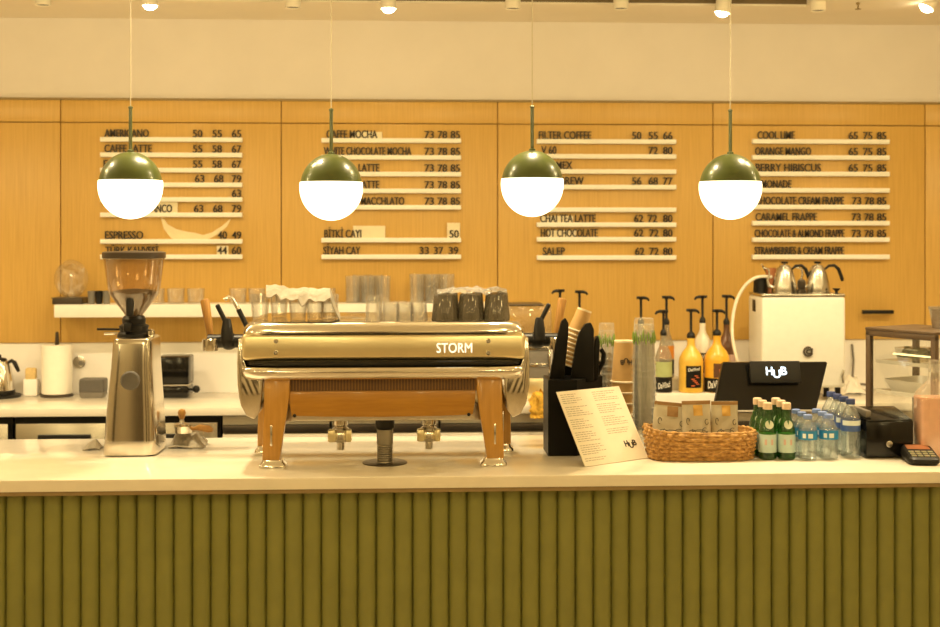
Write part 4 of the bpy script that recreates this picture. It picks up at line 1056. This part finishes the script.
b = MB(); b.lathe([(.060, 0), (.062, .006), (.058, .04), (.046, .09), (.036, .122), (.030, .128), (.002, .130)], 28); b.build('body', M_steel, gk)
b = MB(); b.lathe([(.028, .129), (.024, .136), (.006, .139), (.006, .143), (.016, .145), (.016, .152), (.002, .154)], 20); b.build('lid', M_steel, gk)
b = MB(); b.lathe([(.007, .143), (.017, .145), (.017, .153), (.002, .155)], 16); b.build('lid_knob', M_black, gk)
b = MB(); b.tube([(.036, 0, .116), (.056, 0, .133), (.084, 0, .135), (.104, 0, .118), (.116, 0, .088), (.123, 0, .066), (.124, 0, .058)], [.005, .007, .008, .009, .009, .009, .006], 10); b.build('handle', M_black, gk)
b = MB(); b.tube([(-.055, 0, .03), (-.078, 0, .035), (-.085, 0, .06), (-.075, 0, .09), (-.078, 0, .115), (-.10, 0, .125), (-.108, 0, .122)], [.009, .008, .006, .005, .005, .004, .004], 8); b.build('spout', M_steel, gk)
dup(gk, on_boiler(817.5, .10), label='steel gooseneck kettle on the boiler nearest the small black funnel')
r = thing('black_jug', 'small black jug at the hose end of the boiler top', 'jug', on_boiler(760.5, .19))
b = MB(); b.lathe([(.034, 0), (.036, .004), (.033, .07), (.030, .078), (.026, .078), (.028, .01), (.001, .01)], 20); b.build('body', M_black, r)
r = thing('copper_scoop', 'tall copper coloured measuring cup beside the black jug', 'cup', on_boiler(771, .21))
b = MB(); b.lathe([(.024, 0), (.026, .12), (.023, .12), (.021, .006), (.001, .006)], 18); b.build('body', M_copper, r)
b = MB(); b.tube([(-.024, 0, .10), (-.045, -.01, .13), (-.052, -.01, .14)], .005, 8); b.build('handle', M_chrome, r)
r = thing('hand_grinder', 'small dark hand grinder between the two gooseneck kettles', 'grinder', on_boiler(801.5, .03))
b = MB(); b.lathe([(.020, 0), (.022, .004), (.022, .02), (.016, .024), (.020, .03), (.020, .06), (.012, .07), (.002, .072)], 18); b.build('body', M_darkmetal, r)
r = thing('black_funnel', 'tiny black funnel at the boiler corner past both kettles', 'funnel', on_boiler(836.5, .03))
b = MB(); b.lathe([(.010, 0), (.006, .006), (.006, .01), (.018, .022), (.018, .026), (.002, .026)], 18); b.build('cone', M_black, r)
pts = [W(772, 277, 6.34), W(762, 276.5, 6.34), W(753, 279, 6.34), W(744, 287, 6.34), W(736.5, 301, 6.33), W(732.5, 320, 6.30), W(732.5, 338, 6.27), W(735.5, 354, 6.25), W(739.5, 370, 6.25), W(742, 392, 6.25)]
pts.append(Vector((pts[-1].x, 6.25, ZC+.012)))
sm = []
for i in range(len(pts)-1):
    p0, p1, p2, p3 = pts[max(i-1, 0)], pts[i], pts[i+1], pts[min(i+2, len(pts)-1)]
    for k in range(6):
        u = k/6; sm.append(.5*((2*p1)+(p2-p0)*u+(2*p0-5*p1+4*p2-p3)*u*u+(3*p1-p0-3*p2+p3)*u**3))
sm.append(pts[-1])
b = MB(); b.tube(sm, 1.7/SC(740, 6.2), 10)
tag(b.build('water_hose', M_hose), 'white hose arching from the boiler top down to the worktop', 'hose')
# paper bag and cable behind the bottles
rag((W(848, 400, 6.3).x+.06, 6.56, ZC), .22, .18, .10, 6.3, M_paperwhite, 'paper_bag', 'crumpled white paper bag on the back worktop beside the boiler', 'bag', .002, 24, 10)
b = MB(); p0 = W(850, 340, YW-.04)
b.tube([W(852, 344, YW-.03), W(853.5, 360, YW-.035), W(852.5, 376, YW-.06), W(858, 384, 6.6), W(866, 384.5, 6.55), W(868, 388, 6.5)], .006, 8)
tag(b.build('power_cable', M_greyplastic), 'thin cable on the splashback between the boiler and pastry case', 'cable')

# ------------------------------------------------------------------ syrup bottles on a stepped riser
RY = 6.17; s = SC(690, RY+.05); zr = CAMZ-(392.5-YH)/s
rx0, rx1 = W(552, 400, RY).x, W(730, 400, RY).x; z_up = zr+.055
ri = thing('bottle_riser', 'white stepped riser carrying the syrup bottles', 'riser', ((rx0+rx1)/2, RY, ZC)); w_ = rx1-rx0
b = MB(); b.box2((-w_/2, 0, 0), (w_/2, .14, zr-ZC), .003); b.build('lower_step', M_white, ri)
b = MB(); b.box2((-w_/2, .141, 0), (w_/2, .27, z_up-ZC), .003); b.build('upper_step', M_white, ri)
def pump_bottle(px, rear, wpx, neck_py, head_py, m, label, lab=None, noz=1):
    y_ = RY+(.20 if rear else .07); z_ = z_up if rear else zr; s = SC(px, y_); q = W(px, 300, y_); R = wpx/2/s
    fz = lambda py: CAMZ-(py-YH)/s-z_
    hn = fz(neck_py); rn = .0145 if wpx < 20 else .019
    r = thing('syrup_bottle', label, 'syrup bottle', (q.x, y_, z_), 0, 'syrup bottles with pumps')
    b = MB(); b.lathe([(R*.9, 0), (R, .006), (R, hn*.55), (R*.96, hn*.62), (R*.75, hn*.72), (rn*1.25, hn*.82), (rn, hn*.88), (rn, hn)], 28); b.build('bottle', m, r)
    b = MB(); hh = fz(head_py); b.lathe([(rn*1.05, hn-.002), (rn*1.1, hn+.012), (rn*.8, hn+.022), (.0075, hn+.028), (.0065, hn+.03), (.0065, hh-.014), (.011, hh-.012), (.014, hh), (.010, hh+.003)], 14)
    b.tube([(-noz*.022, 0, hh-.003), (noz*.018, 0, hh-.004), (noz*.032, 0, hh-.008), (noz*.040, 0, hh-.018)], [.007, .008, .0065, .005], 8); b.build('pump', M_black, r)
    if lab: lab(r, R, hn)
    return r
def lab_mango(r, R, hn):
    b = MB(); cyl_patch(b, R+.0006, AF+.15, 1.35, hn*.10, hn*.50); b.build('label', M_black, r)
    b = MB(); cyl_text(b, 'DaVinci', hn*.055, R*1.0, R+.0012, AF+.15, hn*.41, .02, .12); b.build('label_lettering', M_whitetext, r)
    b = MB(); 
    for k in range(7): cyl_patch(b, R+.0013, AF+.05+.13*((k*3) % 4), .28, hn*(.13+.03*k), hn*(.148+.03*k), 1, 5)
    b.build('label_print', M_orangetext, r)
def lab_mango2(r, R, hn):
    b = MB(); cyl_patch(b, R+.0006, AF-.1, 2.6, .004, hn*.26); b.build('label', M_black, r)
    b = MB(); cyl_text(b, 'DaVinci', hn*.12, R*1.25, R+.0012, AF-.25, hn*.10, .02, .15); b.build('label_lettering', M_whitetext, r)
    b = MB(); cyl_patch(b, R+.0006, AF+.2, 1.2, hn*.27, hn*.52); cyl_patch(b, R+.0008, AF+.2, .9, hn*.3, hn*.33); b.build('shoulder_label', M_amber, r)
    b = MB(); cyl_patch(b, R+.0012, AF+.3, .5, hn*.32, hn*.42); b.build('label_print', M_orangetext, r)
def lab_lime(r, R, hn):
    b = MB(); cyl_patch(b, R+.0006, AF, 2.6, hn*.28, hn*.54); b.build('label', M_limelabel, r)
    b = MB(); cyl_patch(b, R+.0006, AF, 2.6, .004, hn*.27); b.build('lower_label', M_black, r)
    b = MB(); cyl_text(b, 'DaVinci', hn*.10, R*1.5, R+.0012, AF, hn*.09, .02, .2); b.build('label_lettering', M_whitetext, r)
def lab_orange(r, R, hn):
    b = MB(); cyl_patch(b, R+.0006, AF, 2.8, hn*.36, hn*.60); b.build('label', M_orangelabel, r)
    b = MB(); cyl_patch(b, R+.0006, AF, 2.8, hn*.08, hn*.34); b.build('lower_label', M_black, r)
def lab_white(r, R, hn):
    b = MB(); cyl_patch(b, R+.0006, AF, 2.4, hn*.10, hn*.46); b.build('label', M_black, r)
    b = MB(); cyl_text(b, 'DaVinci', hn*.07, R*1.3, R+.0012, AF, hn*.36, .02, .15); b.build('label_lettering', M_whitetext, r)
def lab_dark(r, R, hn):
    b = MB(); cyl_patch(b, R+.0006, AF, 2.4, hn*.10, hn*.44); b.build('label', M_redprint, r)
pump_bottle(663.5, 0, 17, 335, 310.5, M_orangeclear, 'clear syrup bottle with a pale green label and black pump', lab_lime, -1)
pump_bottle(691, 0, 24.5, 337.5, 309.5, M_mango, 'yellow sauce bottle with a red and black label', lab_mango)
pump_bottle(717, 0, 25.5, 335, 310, M_mango2, 'orange yellow sauce bottle with a black base label, partly behind the till', lab_mango2)
pump_bottle(666.5, 1, 15, 324, 296.5, M_orangeclear, 'clear syrup bottle with an orange label on the upper step', lab_orange)
pump_bottle(702.5, 1, 18, 322.5, 296, M_milkbottle, 'white syrup bottle between the two yellow sauce bottles', lab_white, -1)
pump_bottle(726.5, 1, 17, 324, 295.5, M_amber, 'dark amber syrup bottle beside the white hose', lab_dark)
pump_bottle(641, 1, 17, 324, 297, M_orangeclear, 'syrup bottle hidden behind the tall clear cup stack, only its pump showing', None)
pump_bottle(560, 1, 15, 318, 290, M_amber, 'pump bottle behind the wooden steam handle', None, -1)
pump_bottle(579.5, 1, 16, 318, 291, M_amber, 'pump bottle behind the tilted paper cups', None)

# ------------------------------------------------------------------ light
LC = (1, .79, .37)
def light(kind, name, loc, e, **kw):
    l = bpy.data.lights.new(name, kind); l.energy = e; l.color = LC
    for k, v in kw.items(): setattr(l, k, v)
    o = bpy.data.objects.new(name, l); COL.objects.link(o); o.location = loc
    o['kind'] = 'helper'
    return o
LCW = (1, .80, .49)
for p in lits:
    o = light('SPOT', 'slot_spot', (p.x, p.y, p.z-.03), 5, spot_size=radians(130), spot_blend=1, shadow_soft_size=.04)
    o.rotation_euler = (radians(8), 0, 0)
for x in (-3.1, -1.9, -.7, .5, 1.7, 2.9):
    o = light('SPOT', 'aisle_downlight', (x, 4.95, ZCEIL-.01), 135, spot_size=radians(145), spot_blend=1, shadow_soft_size=.06)
    o.data.color = LCW
    light('POINT', 'aisle_lamp', (x, 4.95, 2.5), 12, shadow_soft_size=.06)  # fill light added below the ceiling to brighten the upper wall
for y_, e in ((2.1, 20), (-.3, 20), (-2.2, 17)):
    for x in (-3.4, -1.15, 1.15, 3.4):
        light('POINT', 'room_lamp', (x, y_, 2.55), e, shadow_soft_size=.12)  # unseen fill lights added to raise the ambient light
w = bpy.data.worlds.new('world'); scene.world = w; w.use_nodes = True
w.node_tree.nodes['Background'].inputs[0].default_value = (1, .8, .5, 1); w.node_tree.nodes['Background'].inputs[1].default_value = .05

# ------------------------------------------------------------------ camera
cd = bpy.data.cameras.new('camera'); cam = bpy.data.objects.new('camera', cd); COL.objects.link(cam)
cam.location = (0, 0, CAMZ); cam.rotation_euler = (pi/2, 0, -YAW)
cd.lens = 50; cd.sensor_width = 36; cd.shift_y = -(313.5-YH)/940
cd.dof.use_dof = True; cd.dof.focus_distance = 4.65; cd.dof.aperture_fstop = 2.8
scene.camera = cam
vs_ = scene.view_settings; scene.display_settings.display_device = 'sRGB'
vs_.view_transform = 'Standard'; vs_.look = 'None'; vs_.gamma = 1; vs_.use_curve_mapping = False; vs_.exposure = 0
